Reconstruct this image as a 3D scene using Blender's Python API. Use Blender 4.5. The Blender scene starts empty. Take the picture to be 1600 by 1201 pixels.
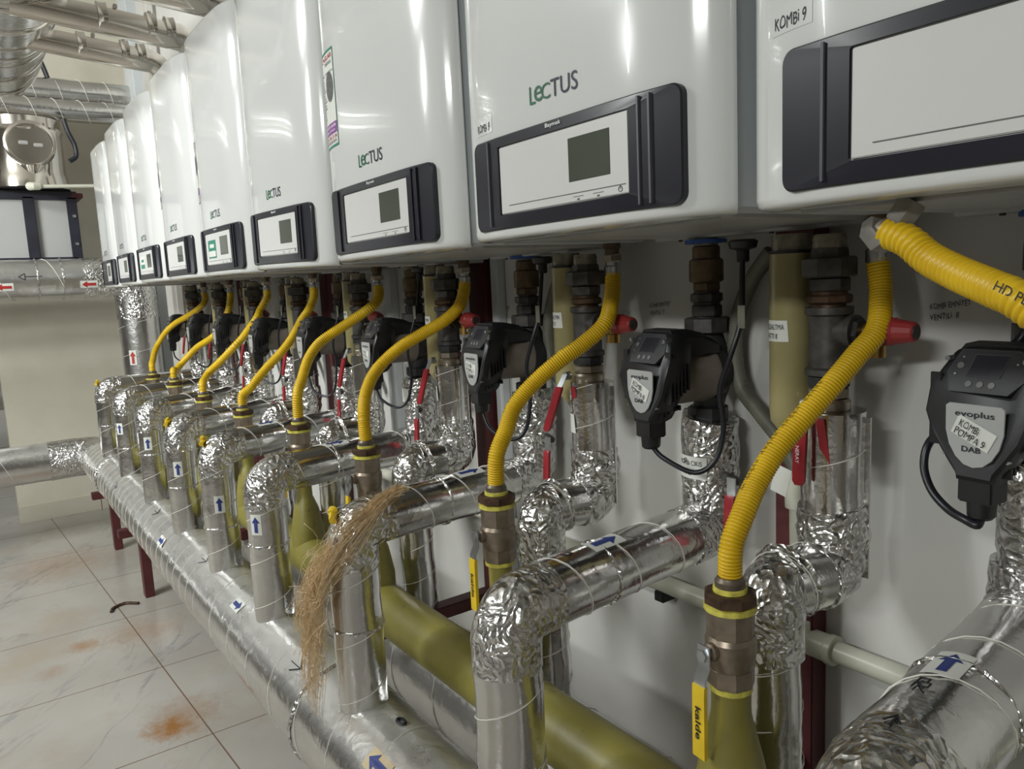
import bpy, bmesh, math, random
from mathutils import Vector, Matrix
random.seed(7)
PI = math.pi
SC = bpy.context.scene
COL = SC.collection
# All shapes are written in metres relative to the camera stand point; OFF moves them so that
# the wall behind the boilers is y = 0 and the floor is z = 0.
OFF = Vector((0.0, -1.07, 1.38))

# ------------------------------------------------------------------ camera
def camera():
    f, rx, ry, rz = 1195.314, 0.13587003, -0.04801815, 0.95411279
    cx, sx, cy, sy, cz, sz = math.cos(rx), math.sin(rx), math.cos(ry), math.sin(ry), math.cos(rz), math.sin(rz)
    Yw = Matrix(((cz, sz, 0), (-sz, cz, 0), (0, 0, 1)))
    B = Matrix(((1, 0, 0), (0, 0, -1), (0, 1, 0)))
    P = Matrix(((1, 0, 0), (0, cx, -sx), (0, sx, cx)))
    R = Matrix(((cy, -sy, 0), (sy, cy, 0), (0, 0, 1)))
    M = R @ P @ B @ Yw
    right, down, fwd = M[0], M[1], M[2]
    rot = Matrix((right, -down, -fwd)).transposed().to_4x4()
    cd = bpy.data.cameras.new('camera')
    cd.sensor_width = 36.0
    cd.lens = 36.0 * f / 1600.0
    cd.clip_start = 0.02
    co = bpy.data.objects.new('camera', cd)
    co.matrix_world = Matrix.Translation(OFF) @ rot
    COL.objects.link(co)
    SC.camera = co
camera()

# ------------------------------------------------------------------ world, exposure, lights
w = bpy.data.worlds.new('world'); SC.world = w; w.use_nodes = True
w.node_tree.nodes['Background'].inputs[0].default_value = (0.75, 0.78, 0.82, 1)
w.node_tree.nodes['Background'].inputs[1].default_value = 0.25
SC.view_settings.view_transform = 'Standard'
SC.view_settings.look = 'None'
SC.view_settings.gamma = 1.0
SC.view_settings.use_curve_mapping = False
SC.view_settings.exposure = 0.0

def area(name, loc, target, sx, sy, power, col=(0.97, 1.0, 0.98)):
    l = bpy.data.lights.new(name, 'AREA'); l.shape = 'RECTANGLE'; l.size = sx; l.size_y = sy
    l.energy = power; l.color = col
    o = bpy.data.objects.new(name, l); COL.objects.link(o)
    o.location = loc
    d = Vector(target) - Vector(loc)
    o.rotation_euler = d.to_track_quat('-Z', 'Y').to_euler()
    return o
LAMP = [(0.35, -4.3, 2.75, 70, (-0.05, -2.7, 0.9)), (-3.0, -3.1, 3.3, 66, (-3.4, -1.5, 0.9)), (-2.7, -3.0, 2.5, 66, (-5.65, -0.5, 1.4)), (-7.6, -1.35, 3.3, 12, (-7.4, -1.4, 0.5))]  # after the room tubes come added fill lamps for far wall and passage
for (x, y, z, pw, tg) in LAMP:
    area('tube_and_fill_light', (x, y, z - 0.05), tg, 1.2, 0.22, pw)

# ------------------------------------------------------------------ node helpers
class NT:
    def __init__(s, name):
        s.m = bpy.data.materials.new(name); s.m.use_nodes = True
        s.t = s.m.node_tree; s.b = s.t.nodes['Principled BSDF']
    def n(s, ty, **kw):
        nd = s.t.nodes.new(ty)
        for k, v in kw.items():
            if k in nd.inputs: nd.inputs[k].default_value = v
            else: setattr(nd, k, v)
        return nd
    def l(s, a, b): s.t.links.new(a, b)
    def set(s, **kw):
        for k, v in kw.items(): s.b.inputs[k.replace('_', ' ')].default_value = v
        return s
    def ramp(s, fac, stops):
        r = s.n('ShaderNodeValToRGB'); e = r.color_ramp.elements
        while len(e) < len(stops): e.new(0.5)
        for i, (p, c) in enumerate(stops):
            e[i].position = p; e[i].color = (*c, 1) if len(c) == 3 else c
        s.l(fac, r.inputs[0]); return r.outputs[0]
    def noise(s, scale, detail=3, rough=0.5, vec=None, dist=0.0):
        nz = s.n('ShaderNodeTexNoise'); nz.inputs['Scale'].default_value = scale
        nz.inputs['Detail'].default_value = detail; nz.inputs['Roughness'].default_value = rough
        nz.inputs['Distortion'].default_value = dist
        s.l(vec if vec else s.pos(), nz.inputs['Vector']); return nz.outputs[0]
    def pos(s):
        if not hasattr(s, '_p'): s._p = s.n('ShaderNodeNewGeometry')
        return s._p.outputs['Position']
    def mapv(s, scale=(1, 1, 1), loc=(0, 0, 0)):
        mp = s.n('ShaderNodeMapping'); mp.inputs['Scale'].default_value = scale; mp.inputs['Location'].default_value = loc
        s.l(s.pos(), mp.inputs['Vector']); return mp.outputs[0]
    def mix(s, fac, a, b, mode='MIX'):
        mx = s.n('ShaderNodeMix', data_type='RGBA', blend_type=mode)
        for k, v in ((0, fac), (6, a), (7, b)):
            if isinstance(v, (int, float)): mx.inputs[k].default_value = v
            elif isinstance(v, tuple): mx.inputs[k].default_value = (*v, 1)
            else: s.l(v, mx.inputs[k])
        return mx.outputs[2]
    def math(s, op, a, b=0.0, c=None):
        md = s.n('ShaderNodeMath', operation=op)
        for k, v in ((0, a), (1, b)) + (((2, c),) if c is not None else ()):
            if isinstance(v, (int, float)): md.inputs[k].default_value = v
            else: s.l(v, md.inputs[k])
        return md.outputs[0]
    def bump(s, h, strength=0.3, dist=0.01, normal=None):
        b = s.n('ShaderNodeBump'); b.inputs['Strength'].default_value = strength; b.inputs['Distance'].default_value = dist
        s.l(h, b.inputs['Height'])
        if normal: s.l(normal, b.inputs['Normal'])
        return b.outputs[0]
    def col(s, c): s.l(c, s.b.inputs['Base Color'])
    def nrm(s, c): s.l(c, s.b.inputs['Normal'])
    def rgh(s, c): s.l(c, s.b.inputs['Roughness'])

def plain(name, col, rough=0.5, metal=0.0, var=0.12, vscale=25, bump=0.0, coat=0.0):
    n = NT(name); n.set(Roughness=rough, Metallic=metal, Coat_Weight=coat)
    nz = n.noise(vscale, 4)
    dark = tuple(c * (1 - var) for c in col); lite = tuple(min(1, c * (1 + var)) for c in col)
    n.col(n.ramp(nz, [(0.3, dark), (0.7, lite)]))
    if bump: n.nrm(n.bump(n.noise(vscale * 4, 3), bump, 0.002))
    return n.m

M = {}
M['enamel'] = plain('white_enamel', (0.69, 0.70, 0.685), 0.16, 0, 0.02, 3, 0, 0.5)
M['enamel_side'] = plain('white_enamel_side', (0.62, 0.65, 0.66), 0.3, 0, 0.03, 3)
M['zinc'] = plain('zinc_plate', (0.46, 0.455, 0.44), 0.42, 0.35, 0.1, 12)
M['bezel'] = plain('dark_bezel', (0.016, 0.016, 0.024), 0.3, 0, 0.1, 8)
M['bezel_rib'] = plain('bezel_rib', (0.12, 0.12, 0.14), 0.3)
M['panel'] = plain('panel_white', (0.66, 0.655, 0.64), 0.3, 0, 0.03, 5)
M['seamline'] = plain('panel_line', (0.12, 0.115, 0.11), 0.5)
M['lcd'] = plain('lcd_glass', (0.085, 0.095, 0.075), 0.06, 0, 0.1, 5)
M['ink'] = plain('ink', (0.015, 0.015, 0.02), 0.6)
M['navy_ink'] = plain('navy_ink', (0.012, 0.014, 0.045), 0.4)
M['green_ink'] = plain('green_ink', (0.02, 0.13, 0.065), 0.4)
M['teal'] = plain('teal_print', (0.035, 0.22, 0.15), 0.5)
M['red_ink'] = plain('red_print', (0.45, 0.03, 0.03), 0.5)
M['purple'] = plain('purple_print', (0.25, 0.06, 0.3), 0.5)
M['grey_print'] = plain('grey_print', (0.12, 0.12, 0.12), 0.5, 0, 0.6, 300)
M['white_print'] = plain('white_print', (0.8, 0.8, 0.8), 0.5)
M['paper'] = plain('paper', (0.7, 0.71, 0.66), 0.6, 0, 0.05, 20)
M['tan_paper'] = plain('tan_paper', (0.55, 0.45, 0.28), 0.6)
M['blue_ink'] = plain('blue_arrow', (0.02, 0.04, 0.2), 0.5)
M['black_plastic'] = plain('black_plastic', (0.014, 0.014, 0.016), 0.42, 0, 0.3, 20, 0.05)
M['grey_dust_plastic'] = plain('dusty_black_plastic', (0.03, 0.031, 0.033), 0.5, 0, 0.35, 30)
M['pump_label'] = plain('pump_label', (0.4, 0.405, 0.4), 0.4, 0, 0.03)
M['pump_btn'] = plain('grey_rubber', (0.16, 0.16, 0.16), 0.5)
M['motor'] = plain('motor_brown_grey', (0.19, 0.165, 0.135), 0.5, 0.1, 0.15, 30)
M['cast'] = plain('black_cast_iron', (0.025, 0.025, 0.027), 0.5, 0.1, 0.3, 40, 0.15)
M['fitting'] = plain('malleable_iron', (0.075, 0.07, 0.066), 0.48, 0.45, 0.35, 60, 0.1)
M['rusty'] = plain('rusty_iron', (0.085, 0.05, 0.03), 0.5, 0.5, 0.5, 60, 0.1)
M['brass_old'] = plain('aged_brass', (0.115, 0.08, 0.045), 0.45, 0.4, 0.4, 50, 0.1)
M['brass'] = plain('bright_brass', (0.6, 0.38, 0.12), 0.3, 0.9, 0.15, 40)
M['nickel'] = plain('nickel_brass', (0.42, 0.37, 0.3), 0.32, 0.9, 0.15, 40)
M['valve_body'] = plain('dull_valve_brass', (0.27, 0.22, 0.17), 0.38, 0.75, 0.2, 60, 0.05)
M['ferrule_dull'] = plain('dull_ferrule', (0.16, 0.13, 0.1), 0.42, 0.6, 0.25, 60)
M['steel'] = plain('zinc_steel', (0.55, 0.58, 0.6), 0.28, 0.95, 0.1, 40)
M['red_plastic'] = plain('red_plastic', (0.3, 0.012, 0.02), 0.38, 0, 0.15, 30)
M['cap_red'] = plain('red_cap', (0.3, 0.03, 0.03), 0.42, 0, 0.1, 30)
M['yellow_plastic'] = plain('yellow_handle_plastic', (0.72, 0.5, 0.02), 0.4, 0, 0.1, 30)
M['blue_plastic'] = plain('blue_plastic', (0.03, 0.09, 0.3), 0.4)
M['clear'] = plain('pale_clear_plastic', (0.2, 0.185, 0.14), 0.2, 0.1, 0.35, 60)
M['trap'] = plain('yellowed_plastic', (0.31, 0.27, 0.125), 0.3, 0, 0.25, 6, 0, 0.3)
M['drain'] = plain('grey_corrugated', (0.17, 0.17, 0.13), 0.5, 0, 0.15, 30)
M['pvc'] = plain('white_pvc', (0.6, 0.6, 0.5), 0.35, 0, 0.08, 12)
M['tape'] = plain('yellow_tape', (0.62, 0.56, 0.1), 0.45, 0, 0.3, 90)
M['string'] = plain('white_string', (0.72, 0.7, 0.64), 0.7)
M['cable'] = plain('black_cable', (0.012, 0.013, 0.018), 0.35)
M['red_oxide'] = plain('red_oxide_paint', (0.085, 0.018, 0.02), 0.5, 0, 0.2, 14)
M['navy_steel'] = plain('navy_painted_steel', (0.018, 0.018, 0.03), 0.45, 0, 0.3, 14)
M['hair'] = plain('hemp_fibre', (0.72, 0.56, 0.35), 0.7, 0, 0.35, 120)
M['stainless'] = plain('stainless_flue', (0.68, 0.64, 0.58), 0.15, 1.0, 0.08, 6)
M['elbow_grey'] = plain('grey_elbow_metal', (0.24, 0.23, 0.21), 0.45, 0.3, 0.2, 50)
M['board'] = plain('rack_board', (0.45, 0.45, 0.44), 0.5, 0, 0.05, 4)

n = NT('yellow_paint'); n.set(Roughness=0.42)
n.col(n.mix(n.ramp(n.noise(38, 5, 0.65), [(0.62, (0, 0, 0)), (0.72, (1, 1, 1))]),
      n.ramp(n.noise(7, 4), [(0.3, (0.175, 0.15, 0.03)), (0.7, (0.27, 0.24, 0.055))]), (0.12, 0.1, 0.045)))
n.nrm(n.bump(n.noise(60, 3), 0.12, 0.003)); M['yellow_paint'] = n.m

n = NT('yellow_hose'); n.set(Roughness=0.38)
n.col(n.ramp(n.noise(30, 4), [(0.3, (0.62, 0.39, 0.006)), (0.7, (0.74, 0.49, 0.012))])); M['yellow_hose'] = n.m

def foil(name, crumple, rough, dist, dust=0.0, base=0.74, vs=34):
    n = NT(name); n.set(Metallic=1.0, Roughness=rough)
    a = n.noise(9, 2, 0.5)
    v = n.n('ShaderNodeTexVoronoi', feature='F1'); v.inputs['Scale'].default_value = vs
    nz = n.noise(14, 4, 0.6)
    vm = n.n('ShaderNodeVectorMath', operation='ADD'); sc = n.n('ShaderNodeVectorMath', operation='SCALE')
    nzc = n.n('ShaderNodeTexNoise'); nzc.inputs['Scale'].default_value = 18; n.l(n.pos(), nzc.inputs['Vector'])
    n.l(nzc.outputs['Color'], sc.inputs[0]); sc.inputs['Scale'].default_value = 0.09
    n.l(n.pos(), vm.inputs[0]); n.l(sc.outputs[0], vm.inputs[1]); n.l(vm.outputs[0], v.inputs['Vector'])
    h1 = n.math('ADD', n.math('MULTIPLY', v.outputs['Distance'], crumple), n.math('MULTIPLY', nz, 0.35 * crumple + 0.12))
    fine = n.noise(180, 2, 0.5)
    h = n.math('ADD', h1, n.math('MULTIPLY', fine, 0.03 + 0.08 * crumple))
    n.nrm(n.bump(h, 0.9, dist))
    b = base
    c = n.ramp(a, [(0.3, (b * 0.86, b * 0.85, b * 0.84)), (0.7, (b, b * 0.995, b * 0.97))])
    if dust:
        geo = n.n('ShaderNodeNewGeometry'); sep = n.n('ShaderNodeSeparateXYZ'); n.l(geo.outputs['Normal'], sep.inputs[0])
        up = n.math('MULTIPLY', n.ramp(sep.outputs['Z'], [(0.45, (0, 0, 0)), (0.95, (1, 1, 1))]), n.ramp(n.noise(11, 5, 0.7), [(0.3, (0.25,) * 3), (0.7, (1,) * 3)]))
        up = n.math('MULTIPLY', up, dust)
        c = n.mix(up, c, (0.5, 0.49, 0.45))
        n.l(n.math('SUBTRACT', 1.0, up), n.b.inputs['Metallic'])
        n.rgh(n.math('ADD', n.math('MULTIPLY', up, 0.4), rough))
    n.col(c); M[name] = n.m
foil('foil', 0.06, 0.18, 0.007, 0, 0.76)
foil('foil_dusty', 0.10, 0.2, 0.008, 0.5)
foil('foil_crumpled', 0.75, 0.24, 0.0068, 0, 0.74, 66)
foil('foil_dull', 0.12, 0.3, 0.008, 0.25, 0.66)

n = NT('painted_wall'); n.set(Roughness=0.55)
c = n.ramp(n.noise(1.6, 5, 0.6), [(0.3, (0.6, 0.59, 0.56)), (0.7, (0.7, 0.695, 0.665))])
sm = n.ramp(n.noise(16, 6, 0.7, dist=1.5), [(0.66, (0, 0, 0)), (0.8, (0.35, 0.35, 0.35))])
n.col(n.mix(sm, c, (0.38, 0.37, 0.35))); n.nrm(n.bump(n.noise(9, 5), 0.06, 0.02)); M['wall'] = n.m
n = NT('far_wall_paint'); n.set(Roughness=0.5)
n.col(n.ramp(n.noise(2.2, 5, 0.6), [(0.3, (0.56, 0.52, 0.42)), (0.7, (0.66, 0.63, 0.54))])); n.nrm(n.bump(n.noise(6, 4), 0.08, 0.02)); M['wall_far'] = n.m
M['wall_dark'] = plain('foil_contrast_wall_paint', (0.22, 0.2, 0.18), 0.7, 0, 0.3, 0.8)  # darkness put into the unseen walls' colour for contrast in foil reflections
M['ceiling'] = plain('ceiling_paint', (0.6, 0.58, 0.54), 0.7, 0, 0.05, 2)

# marble tiles
n = NT('marble_tiles'); n.set(Roughness=0.22, Specular_IOR_Level=0.4)
sep = n.n('ShaderNodeSeparateXYZ'); n.l(n.mapv((1, 1, 1)), sep.inputs[0])
def grout(out, origin, size):
    a = n.math('SUBTRACT', out, origin); a = n.math('DIVIDE', a, size); a = n.math('ADD', a, 100.0)
    a = n.math('FRACT', a); a = n.math('SUBTRACT', a, 0.5); a = n.math('ABSOLUTE', a)
    return n.math('GREATER_THAN', a, 0.5 - 0.0022 / size)
skew = n.math('MULTIPLY_ADD', sep.outputs['X'], -0.055, sep.outputs['Y'])
gx = grout(sep.outputs['X'], -3.01, 0.585); gy = grout(skew, -1.07 + 0.46 + 0.055 * 3.0, 1.17)
g = n.math('MAXIMUM', gx, gy)
def veins(scale, st, loc, wd, amt, rotz, msk):
    mp = n.n('ShaderNodeMapping'); mp.inputs['Rotation'].default_value = (0, 0, rotz); mp.inputs['Location'].default_value = loc; n.l(n.pos(), mp.inputs['Vector'])
    mp2 = n.n('ShaderNodeMapping'); mp2.inputs['Scale'].default_value = st; n.l(mp.outputs[0], mp2.inputs['Vector'])
    v = n.noise(scale, 5, 0.55, vec=mp2.outputs[0], dist=0.35)
    v = n.math('ABSOLUTE', n.math('SUBTRACT', v, 0.5)); v = n.ramp(v, [(0.0, (amt,) * 3), (wd, (0.0,) * 3)])
    mk = n.ramp(n.noise(msk, 3, 0.5, vec=mp2.outputs[0]), [(0.48, (0,) * 3), (0.62, (1,) * 3)])
    return n.math('MULTIPLY', v, mk)
vein = veins(2.2, (0.5, 2.6, 1), (3, 1, 0), 0.02, 0.8, 0.75, 1.9); vein2 = veins(3.6, (0.6, 2.2, 1), (8, 5, 0), 0.012, 0.5, 0.35, 2.4)
base = n.ramp(n.noise(1.7, 4), [(0.3, (0.34, 0.32, 0.29)), (0.7, (0.45, 0.43, 0.395))])
c = n.mix(n.math('MAXIMUM', vein, vein2), base, (0.25, 0.25, 0.25))
dirt = n.ramp(n.noise(1.3, 6, 0.7, vec=n.mapv((1, 1, 1), (5.2, 2.1, 0))), [(0.5, (0, 0, 0)), (0.68, (0.55, 0.55, 0.55))])
c = n.mix(dirt, c, (0.36, 0.29, 0.2))
def stain(cx, cy, r, col, amt, cin):
    vm = n.n('ShaderNodeVectorMath', operation='DISTANCE'); n.l(n.pos(), vm.inputs[0]); vm.inputs[1].default_value = (cx, cy, 0)
    d = n.math('ADD', vm.outputs['Value'], n.math('MULTIPLY', n.math('SUBTRACT', n.noise(22, 5, 0.7), 0.5), r * 1.6))
    f = n.ramp(n.math('DIVIDE', d, r), [(0.15, (amt,) * 3), (1.0, (0, 0, 0))])
    return n.mix(f, cin, col)
for (cx, cy, r, am) in ((-2.55, -0.68, 0.09, 0.95), (-2.6, -0.62, 0.16, 0.4), (-3.42, -0.83, 0.07, 0.6), (-3.25, -0.95, 0.07, 0.3), (-3.4, -0.6, 0.2, 0.3), (-4.6, -0.8, 0.35, 0.35)):
    c = stain(cx, cy, r, (0.3, 0.13, 0.03), am, c)
n.col(n.mix(g, c, (0.17, 0.11, 0.075))); n.nrm(n.bump(n.math('MULTIPLY', g, -1.0), 0.3, 0.003)); M['floor'] = n.m

# ------------------------------------------------------------------ mesh builder
class G:
    def __init__(s): s.v = []; s.f = []
    def add(s, vs, fs):
        b = len(s.v); s.v += [Vector(a) for a in vs]; s.f += [tuple(i + b for i in f) for f in fs]; return s
    def tube(s, pts, r, n=14, cap=True, rs=None, jit=0.0, flute=0.0):
        pts = [Vector(p) for p in pts]; m = len(pts)
        fph = random.random() * 6.28; fl = [1 + flute * (math.sin(3 * a_ + fph) + 0.7 * math.sin(7 * a_ + fph * 2) + 0.5 * math.sin(13 * a_ + fph * 3)) for a_ in (2 * PI * j / n for j in range(n))]
        t0 = (pts[1] - pts[0]).normalized(); up = Vector((0, 0, 1)) if abs(t0.z) < 0.9 else Vector((0, 1, 0))
        u = t0.cross(up).normalized(); vs = []; prev = t0
        for i, p in enumerate(pts):
            a = pts[max(i - 1, 0)]; b = pts[min(i + 1, m - 1)]
            t = (b - a).normalized() if (b - a).length > 1e-9 else prev
            q = prev.rotation_difference(t); u = q @ u; u = (u - t * u.dot(t)).normalized(); wv = t.cross(u); prev = t
            rr = rs[i] if rs else r
            # widen mitres
            if 0 < i < m - 1:
                c = (p - a).normalized().dot((b - p).normalized()); k = 1 / max(0.75, math.sqrt(max(0.0, (1 + c) / 2)))
            else: k = 1
            for j in range(n):
                an = 2 * PI * j / n; R = rr * fl[j] * (1 + (random.uniform(-jit, jit) if jit else 0))
                vs.append(p + (u * math.cos(an) + wv * math.sin(an)) * R * (k if k < 1.2 else 1.2))
        fs = []
        for i in range(m - 1):
            for j in range(n):
                k = (j + 1) % n; fs.append((i * n + j, i * n + k, (i + 1) * n + k, (i + 1) * n + j))
        if cap: fs.append(tuple(range(n - 1, -1, -1))); fs.append(tuple((m - 1) * n + j for j in range(n)))
        return s.add(vs, fs)
    def lathe(s, c, prof, n=24, axis='z', ph=0.0, cap=True, d=None):
        c = Vector(c)
        if d is None: d = {'x': (1, 0, 0), 'y': (0, 1, 0), 'z': (0, 0, 1)}[axis]
        d = Vector(d).normalized(); up = Vector((0, 0, 1)) if abs(d.z) < 0.9 else Vector((0, 1, 0))
        u = d.cross(up).normalized(); wv = d.cross(u); vs = []
        for (h, r) in prof:
            for j in range(n):
                an = 2 * PI * j / n + ph; vs.append(c + d * h + (u * math.cos(an) + wv * math.sin(an)) * r)
        m = len(prof); fs = []
        for i in range(m - 1):
            for j in range(n):
                k = (j + 1) % n; fs.append((i * n + j, i * n + k, (i + 1) * n + k, (i + 1) * n + j))
        if cap: fs.append(tuple(range(n - 1, -1, -1))); fs.append(tuple((m - 1) * n + j for j in range(n)))
        return s.add(vs, fs)
    def hexa(s, c, z0, z1, r, axis='z', n=6, ph=0.2, d=None):
        e = min(0.0022, (z1 - z0) * 0.25)
        return s.lathe(c, [(z0, r * 0.9), (z0 + e, r), (z1 - e, r), (z1, r * 0.9)], n, axis, ph, d=d)
    def box(s, lo, hi, bev=0.0):
        (x0, y0, z0), (x1, y1, z1) = lo, hi
        if not bev:
            vs = [(x, y, z) for z in (z0, z1) for y in (y0, y1) for x in (x0, x1)]
            return s.add(vs, [(0, 2, 3, 1), (4, 5, 7, 6), (0, 1, 5, 4), (2, 6, 7, 3), (0, 4, 6, 2), (1, 3, 7, 5)])
        bm = bmesh.new(); bmesh.ops.create_cube(bm, size=1)
        for v in bm.verts: v.co = Vector(((x0 + x1) / 2 + v.co.x * (x1 - x0), (y0 + y1) / 2 + v.co.y * (y1 - y0), (z0 + z1) / 2 + v.co.z * (z1 - z0)))
        bmesh.ops.bevel(bm, geom=bm.edges[:], offset=bev, segments=2, affect='EDGES')
        bm.verts.index_update(); s.add([v.co.copy() for v in bm.verts], [tuple(v.index for v in f.verts) for f in bm.faces]); bm.free(); return s
    def loft(s, rings, cap0=True, cap1=True, closed=True):
        n = len(rings[0]); vs = [p for r in rings for p in r]; fs = []
        for i in range(len(rings) - 1):
            for j in range(n if closed else n - 1):
                k = (j + 1) % n; fs.append((i * n + j, i * n + k, (i + 1) * n + k, (i + 1) * n + j))
        if cap0: fs.append(tuple(range(n - 1, -1, -1)))
        if cap1: fs.append(tuple((len(rings) - 1) * n + j for j in range(n)))
        return s.add(vs, fs)
    def poly(s, pts): return s.add(pts, [tuple(range(len(pts)))])
    def wrap(s, c, ax, out, r, rows, nu=6, eps=0.0006):
        """rows (v, u0, u1): a patch on a cylinder with axis ax, around the side facing out (r None: flat)"""
        c = Vector(c); ax = Vector(ax).normalized(); out = Vector(out); out = (out - ax * out.dot(ax)).normalized(); si = ax.cross(out)
        vs = []
        for (v, u0, u1) in rows:
            for k in range(nu + 1):
                u = u0 + (u1 - u0) * k / nu
                if r is None: vs.append(c + ax * v + si * u + out * eps)
                else:
                    a = u / r; vs.append(c + ax * v + (out * math.cos(a) + si * math.sin(a)) * (r + eps))
        fs = []; m = nu + 1
        for i in range(len(rows) - 1):
            for k in range(nu): fs.append((i * m + k, i * m + k + 1, (i + 1) * m + k + 1, (i + 1) * m + k))
        return s.add(vs, fs)
    def xf(s, mtx):
        s.v = [mtx @ v for v in s.v]; return s

def mesh_obj(name, g, mat, parent, origin, smooth=35, label=None, props=None):
    me = bpy.data.meshes.new(name)
    me.from_pydata([tuple(v + OFF - origin) for v in g.v], [], g.f)
    me.validate(verbose=False)
    bm = bmesh.new(); bm.from_mesh(me); bmesh.ops.recalc_face_normals(bm, faces=bm.faces[:]); bm.to_mesh(me); bm.free()
    if smooth:
        me.polygons.foreach_set('use_smooth', [True] * len(me.polygons)); me.set_sharp_from_angle(angle=math.radians(smooth))
    me.materials.append(M[mat] if isinstance(mat, str) else mat)
    o = bpy.data.objects.new(name, me); COL.objects.link(o)
    if parent is not None: o.parent = parent
    if label: o['label'] = label
    return o

class Thing:
    def __init__(s, name, label, cat, base, group=None):
        s.org = Vector(base) + OFF
        e = bpy.data.objects.new(name, None); COL.objects.link(e); e.location = s.org
        e.empty_display_size = 0.05
        e['label'] = label; e['category'] = cat
        if group: e['group'] = group
        s.e = e
    def part(s, name, g, mat, parent=None, smooth=35, label=None):
        return mesh_obj(name, g, mat, parent or s.e, s.org, smooth, label)
    def multi(s, name, g, mat, parent=None, smooth=35, label=None):
        n = len(g.v); par = list(range(n))
        def find(a):
            while par[a] != a: par[a] = par[par[a]]; a = par[a]
            return a
        for f in g.f:
            r0 = find(f[0])
            for k in f[1:]: par[find(k)] = r0
        comp = {}
        for k in range(n): comp.setdefault(find(k), []).append(k)
        for ks in comp.values():
            mp = {k: j for j, k in enumerate(ks)}; q = G(); q.v = [g.v[k] for k in ks]; q.f = [tuple(mp[k] for k in f) for f in g.f if f[0] in mp]
            s.part(name, q, mat, parent, smooth, label)
    def text(s, name, txt, size, mat, parent, o, u, v, sx=1.0, align='LEFT', jig=0.0, bold=0.0):
        return text_obj(name, txt, size, mat, parent or s.e, s.org, o, u, v, sx, align, jig, bold)

def text_geo(txt, size, o, u, v, sx=1.0, align='LEFT', jig=0.0, bold=0.0):
    cu = bpy.data.curves.new('t', 'FONT'); cu.body = txt; cu.size = size; cu.align_x = align; cu.resolution_u = 3; cu.extrude = 0.0; cu.offset = bold
    ob = bpy.data.objects.new('t', cu); COL.objects.link(ob)
    me = bpy.data.meshes.new_from_object(ob)
    u = Vector(u).normalized(); v = Vector(v); v = (v - u * v.dot(u)).normalized(); nn = u.cross(v); o = Vector(o)
    g = G()
    vs = []
    for p in me.vertices:
        x, y = p.co.x * sx, p.co.y
        if jig: y += math.sin(x / size * 2.3) * jig * size; x += math.sin(y / size * 3 + x / size) * jig * size
        vs.append(o + u * x + v * y + nn * 0.0005)
    g.add(vs, [tuple(f.vertices) for f in me.polygons])
    bpy.data.objects.remove(ob); bpy.data.meshes.remove(me); bpy.data.curves.remove(cu)
    return g
def text_obj(name, txt, size, mat, parent, org, o, u, v, sx=1.0, align='LEFT', jig=0.0, bold=0.0):
    return mesh_obj(name, text_geo(txt, size, o, u, v, sx, align, jig, bold), mat, parent, org, 0)

def struct(name, g, mat, smooth=0):
    o = mesh_obj(name, g, mat, None, Vector((0, 0, 0)), smooth); o['kind'] = 'structure'; return o
def rrect(x0, x1, z0, z1, r, k=5):
    pts = []
    for (cx, cz, a0) in ((x1 - r, z1 - r, 0), (x0 + r, z1 - r, 90), (x0 + r, z0 + r, 180), (x1 - r, z0 + r, 270)):
        for i in range(k + 1):
            a = math.radians(a0 + 90 * i / k); pts.append((cx + r * math.cos(a), cz + r * math.sin(a)))
    return pts
def rrect_m(x0, x1, z0, z1, r, k=5, m=8):
    q = rrect(x0, x1, z0, z1, r, k); out = []; n = k + 1
    for c in range(4):
        out += q[c * n:(c + 1) * n]; a = q[(c + 1) * n - 1]; b = q[((c + 1) * n) % len(q)]
        out += [(a[0] + (b[0] - a[0]) * j / m, a[1] + (b[1] - a[1]) * j / m) for j in range(1, m)]
    return out
def smooth_path(pts, m=6):
    pts = [Vector(p) for p in pts]; out = []; P = [pts[0] * 2 - pts[1]] + pts + [pts[-1] * 2 - pts[-2]]
    for i in range(1, len(P) - 2):
        a, b, c, d = P[i - 1], P[i], P[i + 1], P[i + 2]
        for k in range(m):
            t = k / m; out.append(0.5 * ((2 * b) + (c - a) * t + (2 * a - 5 * b + 4 * c - d) * t * t + (3 * b - a - 3 * c + d) * t ** 3))
    out.append(pts[-1]); return out
def resample(pts, step):
    out = [pts[0]]; acc = 0.0
    for a, b in zip(pts, pts[1:]):
        L = (b - a).length
        while acc + L >= step:
            t = (step - acc) / L; a = a.lerp(b, t); out.append(a.copy()); L = (b - a).length; acc = 0
            if L < 1e-9: break
        acc += L
    out.append(pts[-1]); return out
def corner(pts, r, k=5):
    """polyline with rounded corners"""
    pts = [Vector(p) for p in pts]; out = [pts[0]]
    for i in range(1, len(pts) - 1):
        a = (pts[i - 1] - pts[i]).normalized(); b = (pts[i + 1] - pts[i]).normalized()
        p0 = pts[i] + a * r; p1 = pts[i] + b * r
        for j in range(k + 1):
            t = j / k; out.append(p0 * (1 - t) ** 2 + pts[i] * 2 * t * (1 - t) + p1 * t * t)
    out.append(pts[-1]); return out
ORD = {9: 'nearest of nine', 8: 'second nearest', 7: 'third nearest', 6: 'fourth nearest', 5: 'fifth nearest',
       4: 'sixth nearest', 3: 'seventh nearest', 2: 'second farthest', 1: 'farthest'}

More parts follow.
